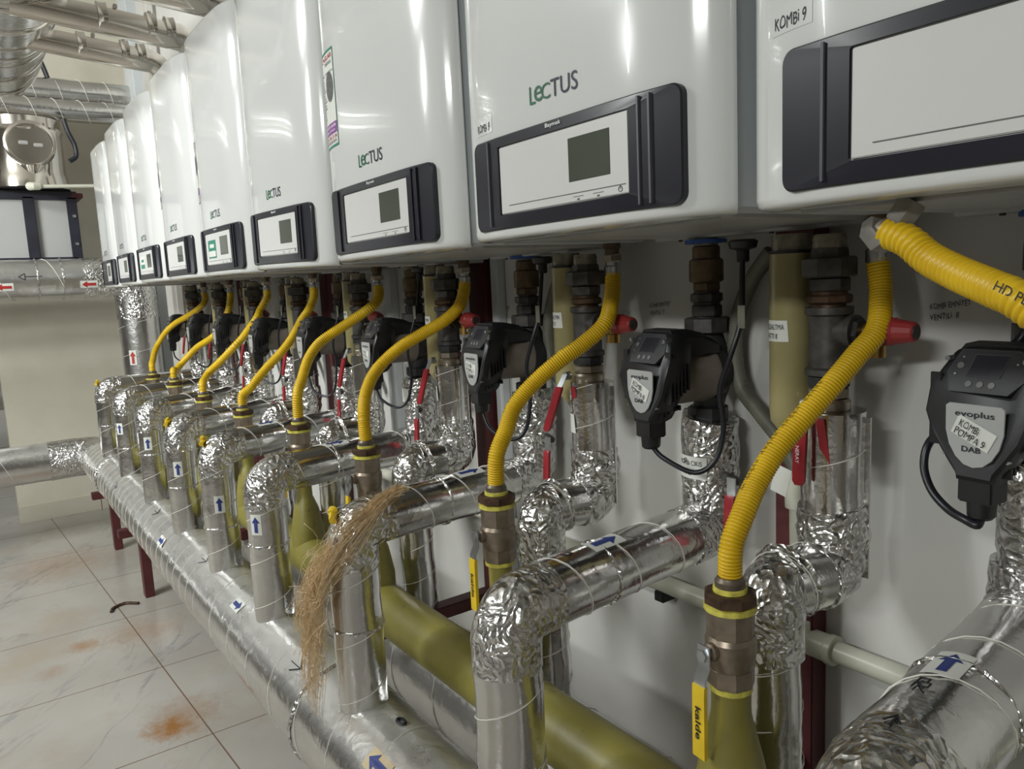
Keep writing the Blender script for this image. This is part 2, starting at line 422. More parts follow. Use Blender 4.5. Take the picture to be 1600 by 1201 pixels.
def text_fit(T, name, txt, mat, parent, o, u, v, wd, ht, jig=0.0, bold=0.0, label=None):
    g = text_geo(txt, 1.0, (0, 0, 0), (1, 0, 0), (0, 1, 0), 1.0, 'LEFT', 0.0, bold)
    xs = [p.x for p in g.v]; ys = [p.y for p in g.v]; x0, x1, y0, y1 = min(xs), max(xs), min(ys), max(ys)
    u = Vector(u).normalized(); v = Vector(v); v = (v - u * v.dot(u)).normalized(); nn = u.cross(v); o = Vector(o)
    out = []
    for p in g.v:
        a = (p.x - x0) / (x1 - x0); b = (p.y - y0) / (y1 - y0)
        if jig: b += math.sin(a * 23) * jig; a += math.sin(b * 5 + a * 31) * jig * 0.15
        out.append(o + u * a * wd + v * b * ht + nn * 0.0006)
    g.v = out
    return mesh_obj(name, g, mat, parent if parent is not None else T.e, T.org, 0, label)

# ================================================================== setting
struct('floor', G().add([(-9, -5, -1.38), (2.4, -5, -1.38), (2.4, 1.3, -1.38), (-9, 1.3, -1.38)], [(0, 1, 2, 3)]), 'floor')
struct('ceiling', G().box((-9, -5, 2.05), (2.4, 1.3, 2.15)), 'ceiling')
wall_back = struct('wall_back', G().box((-5.7, 1.07, -1.38), (2.4, 1.27, 2.05)), 'wall')
struct('wall_far', G().box((-5.85, 0.15, -1.38), (-5.65, 1.3, 2.05)), 'wall_far')
struct('wall_passage', G().box((-9.1, -5, -1.38), (-8.9, 1.3, 2.05)), 'wall')
struct('wall_right', G().box((2.4, -5, -1.38), (2.5, 1.3, 2.05)), 'wall_dark')
struct('wall_front', G().box((-9, -5.1, -1.38), (2.4, -5.0, 2.05)), 'wall_dark')
struct('wall_left', G().box((-8.9, 1.1, -1.38), (-5.85, 1.3, 2.05)), 'wall')
g = G()
for k in range(2):
    g.box((-5.65, 0.15 + 0.46 * k + 0.001, -1.38), (-5.635, 0.15 + 0.46 * (k + 1) - 0.003, -1.27), 0.001)
struct('baseboard_far', g, 'wall_far')
struct('trim_1', G().box((-5.28, 0.97, -1.38), (-5.06, 1.07, 2.0), 0.01), 'enamel_side')
struct('trim_2', G().box((-4.93, 1.0, -1.38), (-4.73, 1.07, 2.0), 0.02), 'ceiling')

# handwriting on the back wall beside the safety valves
def wall_note(lines, x, z, wd, tilt, nm):
    for k, t in enumerate(lines):
        g0 = text_geo(t, 1.0, (0, 0, 0), (1, 0, 0), (0, 1, 0)); xs = [p.x for p in g0.v]; ys = [p.y for p in g0.v]
        w0 = (max(xs) - min(xs)); ht = 0.008; out = []
        wk = wd * (1.0 if k == 0 else 0.72)
        for p in g0.v:
            a = (p.x - min(xs)) / w0; b = (p.y - min(ys)) / (max(ys) - min(ys)) + math.sin(a * 19) * 0.12
            out.append(Vector((x + a * wk, 1.0694, z - k * 0.0145 + b * ht + a * wk * tilt)))
        g0.v = out
        mesh_obj(nm, g0, 'ink', wall_back, Vector((0, 0, 0)), 0)
wall_note(['KOMBi EMNiYET', 'VENTiLi  8'], -0.518, -0.068, 0.052, 0.14, 'handwriting')
wall_note(['KOMBi EMNiYET', 'VENTiLi  7'], -1.041, -0.066, 0.052, 0.1, 'handwriting')
wall_note(['KOMBi EMNiYET', 'VENTiLi  6'], -1.553, -0.075, 0.05, 0.1, 'handwriting')

# ================================================================== boilers
XC, HW, YF = -0.7415, 0.2375, 0.6035
def prof_y(dx):
    t = min(abs(dx) / HW, 1.0); return YF + 0.043 * (1 - (1 - t ** 4.6) ** 0.62)
def cover_ring(z, inset):
    pts = []
    xs = []
    for k in range(21): xs.append(-HW + 0.145 * (1 - math.cos(PI / 2 * k / 20)))
    xs = xs + [-0.06, 0, 0.06] + [-x for x in reversed(xs)]
    s = (HW - inset) / HW
    for x in xs: pts.append(Vector((XC + x * s, prof_y(x) + inset, z)))
    return pts
POSE = {1: (0, .0012, -.0044, .0047, -.0027), 2: (-.0026, .0032, -.0067, -.0013, -.0077), 3: (-.0019, .0034, -.0027, -.0016, .0075), 4: (.0001, .0006, -.0022, -.0009, .004),
        5: (.0051, -.0022, -.0057, .0002, .0042), 6: (-.0031, -.0036, -.0173, -.0014, .0081), 7: (.0002, -.002, .0054, -.0002, .0019), 8: (-.0001, .0023, .0011, .0018, -.0108), 9: (-.0011, -.0012, -.002, .0007, 0)}
def front_patch(x0, x1, z0, z1, eps=0.0006, nx=10, ztilt=0.0):
    rows = []
    for k in range(nx + 1):
        x = x0 + (x1 - x0) * k / nx; y = prof_y(x - XC) - eps
        rows.append((Vector((x, y, z0)), Vector((x, y, z1))))
    g = G(); vs = [p for r in rows for p in r]
    return g.add(vs, [(2 * k, 2 * k + 2, 2 * k + 3, 2 * k + 1) for k in range(nx)])

def bend_front(g, eps):
    for p in g.v: p.y = prof_y(p.x - XC) - eps
    return g
BL = {9: 'nearest white wall boiler, hand-labelled Kombi 9, cut off by the right edge',
      8: 'large white wall boiler right of centre, complete, hand-labelled Kombi 8, with grey square display',
      7: 'white wall boiler with the largest readable service flyer on its left edge',
      6: 'slightly crooked white wall boiler without flyer, right of the one with green sticker',
      5: 'white wall boiler with a green sticker left of the display on its control panel',
      4: 'white wall boiler with narrow flyer, left of the one with green sticker',
      3: 'white wall boiler third from the far end with a small pale sticker beside its display',
      2: 'narrow-looking white wall boiler second from the far left end of the row',
      1: 'farthest white wall boiler, left end of the row, panel window half dark'}
def boiler(i):
    T = Thing('wall_boiler', BL[i], 'boiler', (XC, 1.03, 0.055), 'white wall-hung boilers in a row')
    zs = [(0.053, 0.010), (0.0545, 0.004), (0.058, 0.001), (0.064, 0), (0.3, 0), (0.714, 0), (0.720, 0.0015), (0.724, 0.006), (0.725, 0.013)]
    g = G(); g.loft([cover_ring(z, ins) for z, ins in zs], closed=False)
    bot = cover_ring(0.053, 0.010); bot2 = [p + Vector((0, 0, 0.010)) for p in cover_ring(0.053, 0.016)]
    g.loft([bot, bot2], False, True, closed=False)
    cov = T.part('front_cover', g, 'enamel', smooth=40)
    T.part('side_body', G().box((XC - 0.234, 0.6495, 0.058), (XC + 0.234, 1.026, 0.722), 0.002), 'enamel_side')
    g = G().box((XC - 0.2, 0.66, 0.050), (XC + 0.2, 0.665, 0.060)).box((XC - 0.21, 0.985, 0.0505), (XC + 0.21, 1.026, 0.0585), 0.001)
    g.box((XC - 0.19, 0.70, 0.054), (XC + 0.19, 0.97, 0.059), 0.001)
    T.part('base_plate', g, 'zinc')
    g = G()
    for sx in (-0.16, 0.02, 0.17):
        g.lathe((XC + sx, 0.995, 0.0515), [(0, 0.0035), (-0.004, 0.0035)], 10)
    T.multi('screw', g, 'fitting')
    # control panel
    cx0, cx1, cz0, cz1 = -0.925, -0.542, 0.0655, 0.186
    O = rrect_m(cx0, cx1, cz0, cz1, 0.012); I = rrect_m(-0.858, -0.6105, 0.0835, 0.1725, 0.003)
    def R(pts, y): return [Vector((p[0], y, p[1])) for p in pts]
    Oi = rrect_m(cx0 + 0.0015, cx1 - 0.0015, cz0 + 0.0015, cz1 - 0.0015, 0.0115)
    def RB(pts, e): return [Vector((p[0], YF + 0.6 * (prof_y(p[0] - XC) - YF) + e, p[1])) for p in pts]
    g = G().loft([R(O, YF + 0.016), RB(O, -0.0015), RB(Oi, -0.003), R(I, YF - 0.0038), R(I, YF - 0.0005)], False, False)
    bz = T.part('control_panel', g, 'bezel', smooth=30)
    g = G()
    for x in (-0.882, -0.596, -0.5805): yb = YF + 0.5 * (prof_y(x - XC) - YF); g.box((x - 0.0013, yb - 0.0056, cz0 + 0.005), (x + 0.0013, yb + 0.001, cz1 - 0.004))
    T.multi('rib', g, 'bezel_rib' if i in (8, 9) else 'bezel', bz)
    pl = T.part('panel_door', G().box((-0.8565, YF - 0.0024, 0.085), (-0.612, YF + 0.001, 0.171), 0.0008), 'panel', bz, label='pale grey-white panel insert')
    T.part('display', G().box((-0.713, YF - 0.0030, 0.1085), (-0.641, YF - 0.001, 0.1585), 0.0004), 'lcd', bz, label='dark square display')
    g = G().box((-0.838, YF - 0.0028, 0.0945), (-0.617, YF - 0.0022, 0.0955))
    for x in (-0.697, -0.662): g.box((x - 0.009, YF - 0.0028, 0.0905), (x + 0.009, YF - 0.0022, 0.0911)).box((x - 0.002, YF - 0.0028, 0.0865), (x + 0.002, YF - 0.0022, 0.0885))
    ring = [(0.0, 0.0034), (0.0004, 0.0034), (0.0004, 0.0026), (0.0, 0.0026)]
    g.lathe((-0.6255, YF - 0.0028, 0.0905), ring, 16, 'y', 0, False)
    g.box((-0.6259, YF - 0.003, 0.0905), (-0.6251, YF - 0.0024, 0.0945))
    T.multi('button_strip', g, 'seamline', bz)
    y = YF - 0.0045
    text_fit(T, 'maker_mark', 'Baymak', 'white_print', bz, (-0.752, y, 0.1765), (1, 0, 0), (0, 0, 1), 0.030, 0.0062, 0, 0.01)
    y = YF - 0.0005
    a = text_fit(T, 'logo', 'L', 'green_ink', cov, (-0.786, y, 0.2115), (1, 0, 0), (0, 0, 1), 0.0115, 0.0215)
    text_fit(T, 'logo', 'e', 'green_ink', cov, (-0.7765, y, 0.2128), (1, 0, 0), (0, 0, 1), 0.0165, 0.0185)
    text_fit(T, 'logo', 'C', 'green_ink', cov, (-0.762, y, 0.2125), (1, 0, 0), (0, 0, 1), 0.0175, 0.0185)
    text_fit(T, 'logo', 'TUS', 'navy_ink', cov, (-0.7435, y, 0.2118), (1, 0, 0), (0, 0, 1), 0.0500, 0.0208)
    if i == 8 or i == 9:
        x0 = -0.918 if i == 8 else -0.938
        zz = 0.200 if i == 8 else 0.207
        lp = T.part('paper_label', front_patch(x0 - 0.004, x0 + 0.042, zz - 0.004, zz + 0.02, 0.0004), 'enamel', cov)
        g = text_geo('KOMBi %d' % i, 1, (0, 0, 0), (1, 0, 0), (0, 1, 0)); xs = [p.x for p in g.v]; ys = [p.y for p in g.v]
        sx, sy = max(xs) - min(xs), max(ys) - min(ys)
        g.v = [Vector((x0 + (p.x - min(xs)) / sx * 0.036, 0, zz + (p.y - min(ys)) / sy * 0.0105 + math.sin(p.x * 7) * 0.0009)) for p in g.v]
        T.part('handwriting', bend_front(g, 0.0009), 'ink', lp, 0)
    if i in (7, 5, 4):
        x0 = {7: -0.955, 5: -0.953, 4: -0.953}[i]; x1 = {7: -0.867, 5: -0.893, 4: -0.893}[i]; z0, z1 = (0.266, 0.44) if i != 4 else (0.30, 0.455)
        W_, H_ = x1 - x0, z1 - z0
        fl = T.part('service_flyer', front_patch(x0, x1, z0, z1, 0.0005), 'paper', cov, label='tall printed service flyer')
        def fp(a0, a1, b0, b1, e=0.0009): return front_patch(x0 + W_ * a0, x0 + W_ * a1, z0 + H_ * b0, z0 + H_ * b1, e, 6)
        g = fp(0, 1, 0, 0.025); 
        for q in (fp(0, 1, 0.975, 1), fp(0.97, 1, 0.02, 0.98)): g.add(q.v, q.f)
        T.part('green_border', g, 'teal', fl)
        T.part('purple_band', fp(0.0, 0.97, 0.14, 0.255), 'purple', fl)
        def ft(nm, t, mat, a0, a1, b0, b1):
            q = text_geo(t, 1, (0, 0, 0), (1, 0, 0), (0, 1, 0), 1, 'LEFT', 0, 0.01); xs = [p.x for p in q.v]; ys = [p.y for p in q.v]
            q.v = [Vector((x0 + W_ * (a0 + (p.x - min(xs)) / (max(xs) - min(xs)) * (a1 - a0)), 0, z0 + H_ * (b0 + (p.y - min(ys)) / (max(ys) - min(ys)) * (b1 - b0)))) for p in q.v]
            T.part(nm, bend_front(q, 0.0013), mat, fl, 0)
        ft('heading', 'CAGLAR', 'red_ink', 0.16, 0.94, 0.905, 0.955); ft('heading', 'TEKNiK', 'grey_print', 0.42, 0.9, 0.85, 0.885)
        ft('print', 'KOMBi - KLiMA SERViSi', 'grey_print', 0.06, 0.94, 0.765, 0.785)
        ft('print', '0 541 041 31 04', 'red_ink', 0.08, 0.92, 0.085, 0.125)
        ft('print', '7/24 ARIZA BAKIM', 'white_print', 0.06, 0.9, 0.205, 0.235); ft('print', 'ORJiNAL PARCA', 'white_print', 0.06, 0.85, 0.155, 0.185)
        g = G()
        for k in range(12):
            q = fp(0.06, 0.06 + 0.14 + 0.2 * random.random() * (1 if k < 6 else 1.6), 0.72 - k * 0.036, 0.73 - k * 0.036, 0.0011); g.add(q.v, q.f)
        for k in range(3): q = fp(0.06, 0.9, 0.045 + k * 0.012, 0.049 + k * 0.012, 0.0011); g.add(q.v, q.f)
        T.part('print', g, 'grey_print', fl)
        g = G(); n = 24; cxp, czp = x0 + W_ * 0.68, z0 + H_ * 0.625
        g.poly([Vector((cxp + 0.021 * math.cos(2 * PI * k / n), 0, czp + 0.027 * math.sin(2 * PI * k / n))) for k in range(n)])
        T.part('picture', bend_front(g, 0.0012), 'grey_print', fl, 0)
    if i == 5 or i == 3:
        g = G().box((-0.832, YF - 0.0030, 0.103), (-0.755, YF - 0.0023, 0.153))
        st = T.part('sticker', g, 'teal' if i == 5 else 'paper', bz, label='green and white sticker' if i == 5 else None)
        T.part('print', G().box((-0.828, YF - 0.0034, 0.107), (-0.759, YF - 0.0029, 0.123)).box((-0.815, YF - 0.0034, 0.132), (-0.772, YF - 0.0029, 0.142)), 'paper' if i == 5 else 'teal', st)
    if i == 1:
        T.part('dark_insert', G().box((-0.8555, YF - 0.0034, 0.086), (-0.735, YF - 0.0023, 0.170)), 'bezel', bz)
    dx, dz, ro, dy, yaw = POSE[i]
    c0 = Vector((-0.733, 0.605, 0.126)); base = Vector((XC, 1.03, 0.055))
    Rm = Matrix.Rotation(yaw, 3, 'Z') @ Matrix.Rotation(-ro, 3, 'Y')
    T.e.rotation_mode = 'QUATERNION'; T.e.rotation_quaternion = Rm.to_quaternion()
    L = c0 + Rm @ (base - c0) + Vector((dx + 0.5 * (i - 8), dy, dz))
    T.e.location = L + OFF
for i in range(1, 10): boiler(i)

# ================================================================== foil pipe helper
def helix(g, a, b, r, pitch, ph=0.0, tr=0.0011, n=22):
    a = Vector(a); b = Vector(b); d = (b - a); L = d.length; d.normalize()
    up = Vector((0, 0, 1)) if abs(d.z) < 0.9 else Vector((0, 1, 0)); u = d.cross(up).normalized(); w_ = d.cross(u)
    m = max(4, int(L / pitch * n)); pts = []
    for k in range(m + 1):
        t = k / m; an = ph + 2 * PI * (L * t / pitch) ; pts.append(a + d * (L * t) + (u * math.cos(an) + w_ * math.sin(an)) * (r + tr * 0.6))
    g.tube(pts, tr, 5)
def wiggle(a, b, step, amp):
    a = Vector(a); b = Vector(b); L = (b - a).length; m = max(2, int(L / step)); out = []
    for k in range(m + 1):
        p = a.lerp(b, k / m)
        if 0 < k < m: p += Vector((random.uniform(-amp, amp), random.uniform(-amp, amp), random.uniform(-amp, amp)))
        out.append(p)
    return out
def arrow_rows(s, up=1):
    """block arrow pointing along +v (up=1) of length s"""
    rw = [(-0.5 * s, -0.11 * s, 0.11 * s), (0.12 * s, -0.11 * s, 0.11 * s), (0.121 * s, -0.26 * s, 0.26 * s), (0.5 * s, -0.005 * s, 0.005 * s)]
    return [(v * up, a, b) for v, a, b in rw]
def arrow_sticker(T, parent, c, ax, axis_pt, r, s, mat, wscale=1.0, up=1):
    c = Vector(c); ax = Vector(ax).normalized(); a = Vector(axis_pt); q = a + ax * (c - a).dot(ax); out = c - q
    st = T.part('arrow_sticker', G().wrap(q, ax, out, r, [(-0.66 * s, -0.36 * s * wscale, 0.36 * s * wscale), (0.66 * s, -0.36 * s * wscale, 0.36 * s * wscale)], eps=0.0009), 'paper', parent)
    T.part('arrow', G().wrap(q, ax, out, r, arrow_rows(s, up), eps=0.0016), mat, st)

HOSE={8:[[-0.542,0.978,0.006],[-0.533,0.971,-0.042],[-0.526,0.95,-0.086],[-0.535,0.921,-0.115],[-0.545,0.885,-0.148],[-0.56,0.846,-0.187],[-0.574,0.806,-0.227],[-0.578,0.77,-0.265],[-0.573,0.741,-0.292],[-0.571,0.72,-0.327],[-0.573,0.713,-0.37]],7:[[-1.044,0.978,0.005],[-1.037,0.971,-0.024],[-1.022,0.95,-0.055],[-1.008,0.921,-0.086],[-1.025,0.885,-0.118],[-1.043,0.846,-0.144],[-1.069,0.806,-0.182],[-1.082,0.77,-0.221],[-1.07,0.741,-0.258],[-1.062,0.72,-0.296],[-1.064,0.713,-0.351]],6:[[-1.554,0.978,0.002],[-1.548,0.971,-0.023],[-1.541,0.95,-0.057],[-1.562,0.921,-0.088],[-1.6,0.885,-0.115],[-1.64,0.845,-0.145],[-1.669,0.806,-0.183],[-1.662,0.77,-0.217],[-1.641,0.741,-0.257],[-1.607,0.72,-0.293],[-1.593,0.713,-0.347]],5:[[-2.022,0.978,-0.001],[-2.002,0.971,-0.02],[-1.981,0.95,-0.044],[-1.986,0.921,-0.066],[-2.03,0.885,-0.098],[-2.068,0.845,-0.129],[-2.073,0.806,-0.155],[-2.061,0.77,-0.192],[-2.042,0.741,-0.241],[-2.017,0.72,-0.281],[-2.018,0.713,-0.349]],4:[[-2.513,0.978,0.006],[-2.501,0.971,-0.026],[-2.505,0.95,-0.07],[-2.499,0.921,-0.102],[-2.497,0.885,-0.155],[-2.502,0.845,-0.201],[-2.524,0.806,-0.243],[-2.528,0.77,-0.28],[-2.522,0.741,-0.308],[-2.528,0.72,-0.331],[-2.532,0.713,-0.369]],3:[[-3.001,0.978,0.006],[-2.987,0.971,-0.024],[-3.01,0.95,-0.067],[-2.98,0.921,-0.1],[-3.051,0.885,-0.171],[-3.065,0.845,-0.213],[-3.109,0.806,-0.262],[-3.155,0.77,-0.305],[-3.113,0.741,-0.326],[-3.058,0.72,-0.344],[-3.03,0.713,-0.373]],2:[[-3.504,0.978,0.006],[-3.49,0.971,-0.031],[-3.48,0.95,-0.091],[-3.496,0.921,-0.149],[-3.531,0.885,-0.192],[-3.621,0.845,-0.232],[-3.661,0.806,-0.277],[-3.661,0.77,-0.311],[-3.606,0.741,-0.327],[-3.544,0.72,-0.343],[-3.526,0.713,-0.366]],1:[[-3.951,0.978,0.005],[-3.908,0.971,-0.022],[-3.912,0.95,-0.055],[-4.031,0.921,-0.096],[-4.188,0.885,-0.136],[-4.242,0.845,-0.179],[-4.27,0.806,-0.24],[-4.208,0.77,-0.284],[-4.096,0.741,-0.307],[-4.011,0.72,-0.334],[-3.995,0.713,-0.364]]}
GAS={1:[-3.985,0.713,-0.383],2:[-3.527,0.713,-0.38],3:[-3.041,0.713,-0.397],4:[-2.54,0.713,-0.395],5:[-2.021,0.713,-0.375],6:[-1.591,0.713,-0.376],7:[-1.068,0.713,-0.378],8:[-0.572,0.713,-0.397]}
PUMPL={1:[-4.317,0.863,-0.187],2:[-3.86,0.863,-0.18],3:[-3.391,0.863,-0.176],4:[-2.889,0.863,-0.187],5:[-2.378,0.863,-0.178],6:[-1.883,0.863,-0.176],7:[-1.364,0.863,-0.18],8:[-0.866,0.863,-0.182],9:[-0.369,0.863,-0.185]}
RISX={8:-.804,7:-1.301,6:-1.811,5:-2.243,4:-2.702,3:-3.205,2:-3.757,1:-4.315,9:-.300}
SUPX={i: PUMPL[i][0] + 0.018 for i in range(1, 10)}
RETX={8:-.59,7:-1.088,6:-1.6,5:-2.1,4:-2.6,3:-3.1,2:-3.6,1:-4.1}
AR={2:[-3.7232,0.5073,-0.5694],3:[-3.1621,0.5209,-0.5548],4:[-2.6597,0.5194,-0.5664],5:[-2.1976,0.5277,-0.5882],6:[-1.7803,0.5045,-0.5427],7:[-1.2752,0.5007,-0.4628]}
AH={8:[-0.8033,0.734,-0.389],7:[-1.3052,0.8177,-0.3892],6:[-1.8226,0.7355,-0.3817],5:[-2.2559,0.7119,-0.3547]}
RH={8:[-0.5834,0.8159,-0.3864],7:[-1.0795,0.8371,-0.3883],6:[-1.5741,0.8383,-0.3919]}
HZ=-0.437
YS=1.010; YR=0.958

# ================================================================== header pipes
T = Thing('header_pipe', 'thick foil-wrapped front header along the floor carrying the risers with blue arrows', 'insulated pipe', (-2, 0.545, -0.99))
path = corner([(-4.95, -3.2, -0.885), (-4.95, 0.545, -0.885), (0.9, 0.545, -0.885)], 0.10)
g = G(); seg = []
for a, b in zip(path, path[1:]): seg += wiggle(a, b, 0.05, 0.0012)[:-1]
g.tube(seg + [path[-1]], 0.106, 60, jit=0.0015, flute=0.004)
jk = T.part('foil_jacket', g, 'foil_dusty', smooth=60)
T.part('elbow_wrap', G().tube([Vector(p) for p in corner([(-4.95, 0.30, -0.885), (-4.95, 0.545, -0.885), (-4.70, 0.545, -0.885)], 0.11, 9)], 0.109, 26, jit=0.02), 'foil_crumpled')
g = G(); helix(g, (-4.8, 0.545, -0.885), (-2.2, 0.545, -0.885), 0.107, 0.085, 0, 0.0006); helix(g, (-2.2, 0.545, -0.885), (0.8, 0.545, -0.885), 0.107, 0.16, 1, 0.0007)
helix(g, (-4.95, 0.2, -0.885), (-4.95, -2.0, -0.885), 0.107, 0.3, 1, 0.001)
T.part('binding_string', g, 'string')
g = G()
for x in (-1.45, -0.95, -4.2, -0.5):
    g.tube([Vector((x + random.uniform(-.004, .004), 0.545 + 0.108 * math.sin(2 * PI * k / 26), -0.885 + 0.108 * math.cos(2 * PI * k / 26))) for k in range(27)], 0.004, 6, jit=0.5)
T.multi('foil_joint', g, 'foil_crumpled')
def on_header(c, s, mat, bg, up=1):
    c = Vector(c); ax = Vector((1, 0, 0)); q = Vector((c.x, 0.545, -0.885)); out = c - q
    st = T.part('arrow_sticker', G().wrap(q, ax, out, 0.107, [(-0.6 * s, -0.3 * s, 0.3 * s), (0.6 * s, -0.3 * s, 0.3 * s)], eps=0.0008), bg)
    T.part('arrow', G().wrap(q, ax, out, 0.107, arrow_rows(s, up), eps=0.0015), mat, st)
on_header((-2.7476, 0.4597, -0.8204), 0.055, 'blue_ink', 'paper'); on_header((-1.9557, 0.4882, -0.7943), 0.05, 'blue_ink', 'paper'); on_header((-1.1228, 0.4805, -0.7996), 0.06, 'blue_ink', 'tan_paper', -1)
g = G()
def pen(g, c, segs, r=0.107, axp=None, ax=(1, 0, 0), sz=1.0, tr=0.0011):
    ax = Vector(ax); c = Vector(c); q = Vector((c.x, 0.545, -0.885)) if axp is None else Vector(axp) + ax * (c - Vector(axp)).dot(ax)
    out = (c - q).normalized(); si = ax.cross(out)
    for sgm in segs:
        pts = []
        for k in range(len(sgm) - 1):
            for t in range(4):
                u = (sgm[k][0] + (sgm[k + 1][0] - sgm[k][0]) * t / 4) * sz; v = (sgm[k][1] + (sgm[k + 1][1] - sgm[k][1]) * t / 4) * sz; pts.append((u, v))
        pts.append((sgm[-1][0] * sz, sgm[-1][1] * sz))
        g.tube([q + ax * v + (out * math.cos(u / r) + si * math.sin(u / r)) * (r + 0.0006) for u, v in pts], tr, 5)
ARW = [[(-0.5, -0.4), (0.0, 0.5), (0.5, -0.4)], [(0, 0.5), (0.05, -0.9)]]
for c in ((-1.5332, 0.4928, -0.7916), (-2.3414, 0.5041, -0.7861), (-3.0129, 0.5001, -0.7879), (-3.7086, 0.4608, -0.819)): pen(g, c, ARW, sz=0.035)
T.multi('marker_arrow', g, 'ink')
g = G(); pen(g, (-1.1812, 0.5572, -0.7787), [[(math.cos(a / 12 * 2 * PI) * 0.6, math.sin(a / 12 * 2 * PI)) for a in range(13)]], sz=0.011, tr=0.003); T.multi('rubber_washer', g, 'ink')

T = Thing('header_pipe', 'foil-wrapped rear header behind the yellow pipe, rising at the far end', 'insulated pipe', (-2, 0.85, -1.04))
P = [(0.9, 0.85, -0.93), (-5.0, 0.85, -0.93), (-5.0, 0.85, 0.125), (-5.0, -3.2, 0.125)]
path = corner(P, 0.11); seg = []
for a, b in zip(path, path[1:]): seg += wiggle(a, b, 0.06, 0.0012)[:-1]
jk = T.part('foil_jacket', G().tube(seg + [path[-1]], 0.11, 60, jit=0.0015, flute=0.005), 'foil_dull', smooth=60)
g = G().tube(corner([(-5.0, 0.85, -0.12), (-5.0, 0.85, 0.125), (-5.0, 0.58, 0.125)], 0.12, 9), 0.113, 24, jit=0.03)
T.part('elbow_wrap', g, 'foil_crumpled')
g = G(); helix(g, (-5.0, 0.85, -0.9), (-5.0, 0.85, -0.1), 0.111, 0.17, 0, 0.001); helix(g, (-5.0, 0.6, 0.125), (-5.0, -1.5, 0.125), 0.111, 0.28, 0, 0.0016); helix(g, (-4.8, 0.85, -0.93), (0.5, 0.85, -0.93), 0.111, 0.2, 0, 0.001)
T.part('binding_string', g, 'string')
g = G()
for y in (0.48, 0.36): g.tube([Vector((-5.0 + 0.113 * math.sin(2 * PI * k / 26), y, 0.125 + 0.113 * math.cos(2 * PI * k / 26))) for k in range(27)], 0.004, 6, jit=0.5)
T.multi('foil_joint', g, 'foil_crumpled')
for (y, s) in ((0.20, 0.07), (0.60, 0.07)):
    q = Vector((-5.0, y, 0.125)); out = Vector((1, 0, -0.35))
    st = T.part('arrow_sticker', G().wrap(q, (0, 1, 0), out, 0.112, [(-0.62 * s, -0.3 * s, 0.3 * s), (0.62 * s, -0.3 * s, 0.3 * s)], eps=0.001), 'paper')
    T.part('arrow', G().wrap(q, (0, 1, 0), out, 0.112, arrow_rows(s, -1), eps=0.002), 'red_ink', st)
q = Vector((-5.0, 0.85, -0.345)); s = 0.07; out = Vector((1, -0.75, 0))
st = T.part('arrow_sticker', G().wrap(q, (0, 0, 1), out, 0.112, [(-0.62 * s, -0.3 * s, 0.3 * s), (0.62 * s, -0.3 * s, 0.3 * s)], eps=0.001), 'paper')
T.part('arrow', G().wrap(q, (0, 0, 1), out, 0.112, arrow_rows(s), eps=0.002), 'red_ink', st)
g = G(); pen(g, (-4.89, 0.32, 0.14), [[(0, -1.2), (0, 0.4)], [(-0.35, 0.4), (0, 1.0), (0.35, 0.4), (-0.35, 0.4)]], r=0.112, axp=(-5.0, 0, 0.125), ax=(0, -1, 0), sz=0.05, tr=0.0022)
T.part('marker_arrow', g, 'ink')

T = Thing('gas_header_pipe', 'yellow painted steel gas main running behind the silver front header', 'gas pipe', (-2, 0.713, -0.785))
T.part('pipe', G().tube([(-4.45, 0.713, -0.731), (-2, 0.713, -0.731), (0.9, 0.713, -0.731)], 0.053, 32), 'yellow_paint', smooth=50)
T.part('end_cap', G().lathe((-4.45, 0.713, -0.731), [(0, 0.053), (-0.015, 0.05), (-0.028, 0.035), (-0.032, 0.01)], 28, 'x'), 'yellow_paint')
g = G()
for x in (-0.98, -2.3, -3.4): g.lathe((x, 0.713, -0.731), [(-0.005, 0.0532), (-0.002, 0.0548), (0.002, 0.0548), (0.005, 0.0532)], 32, 'x', 0, False)
T.multi('weld_seam', g, 'yellow_paint')

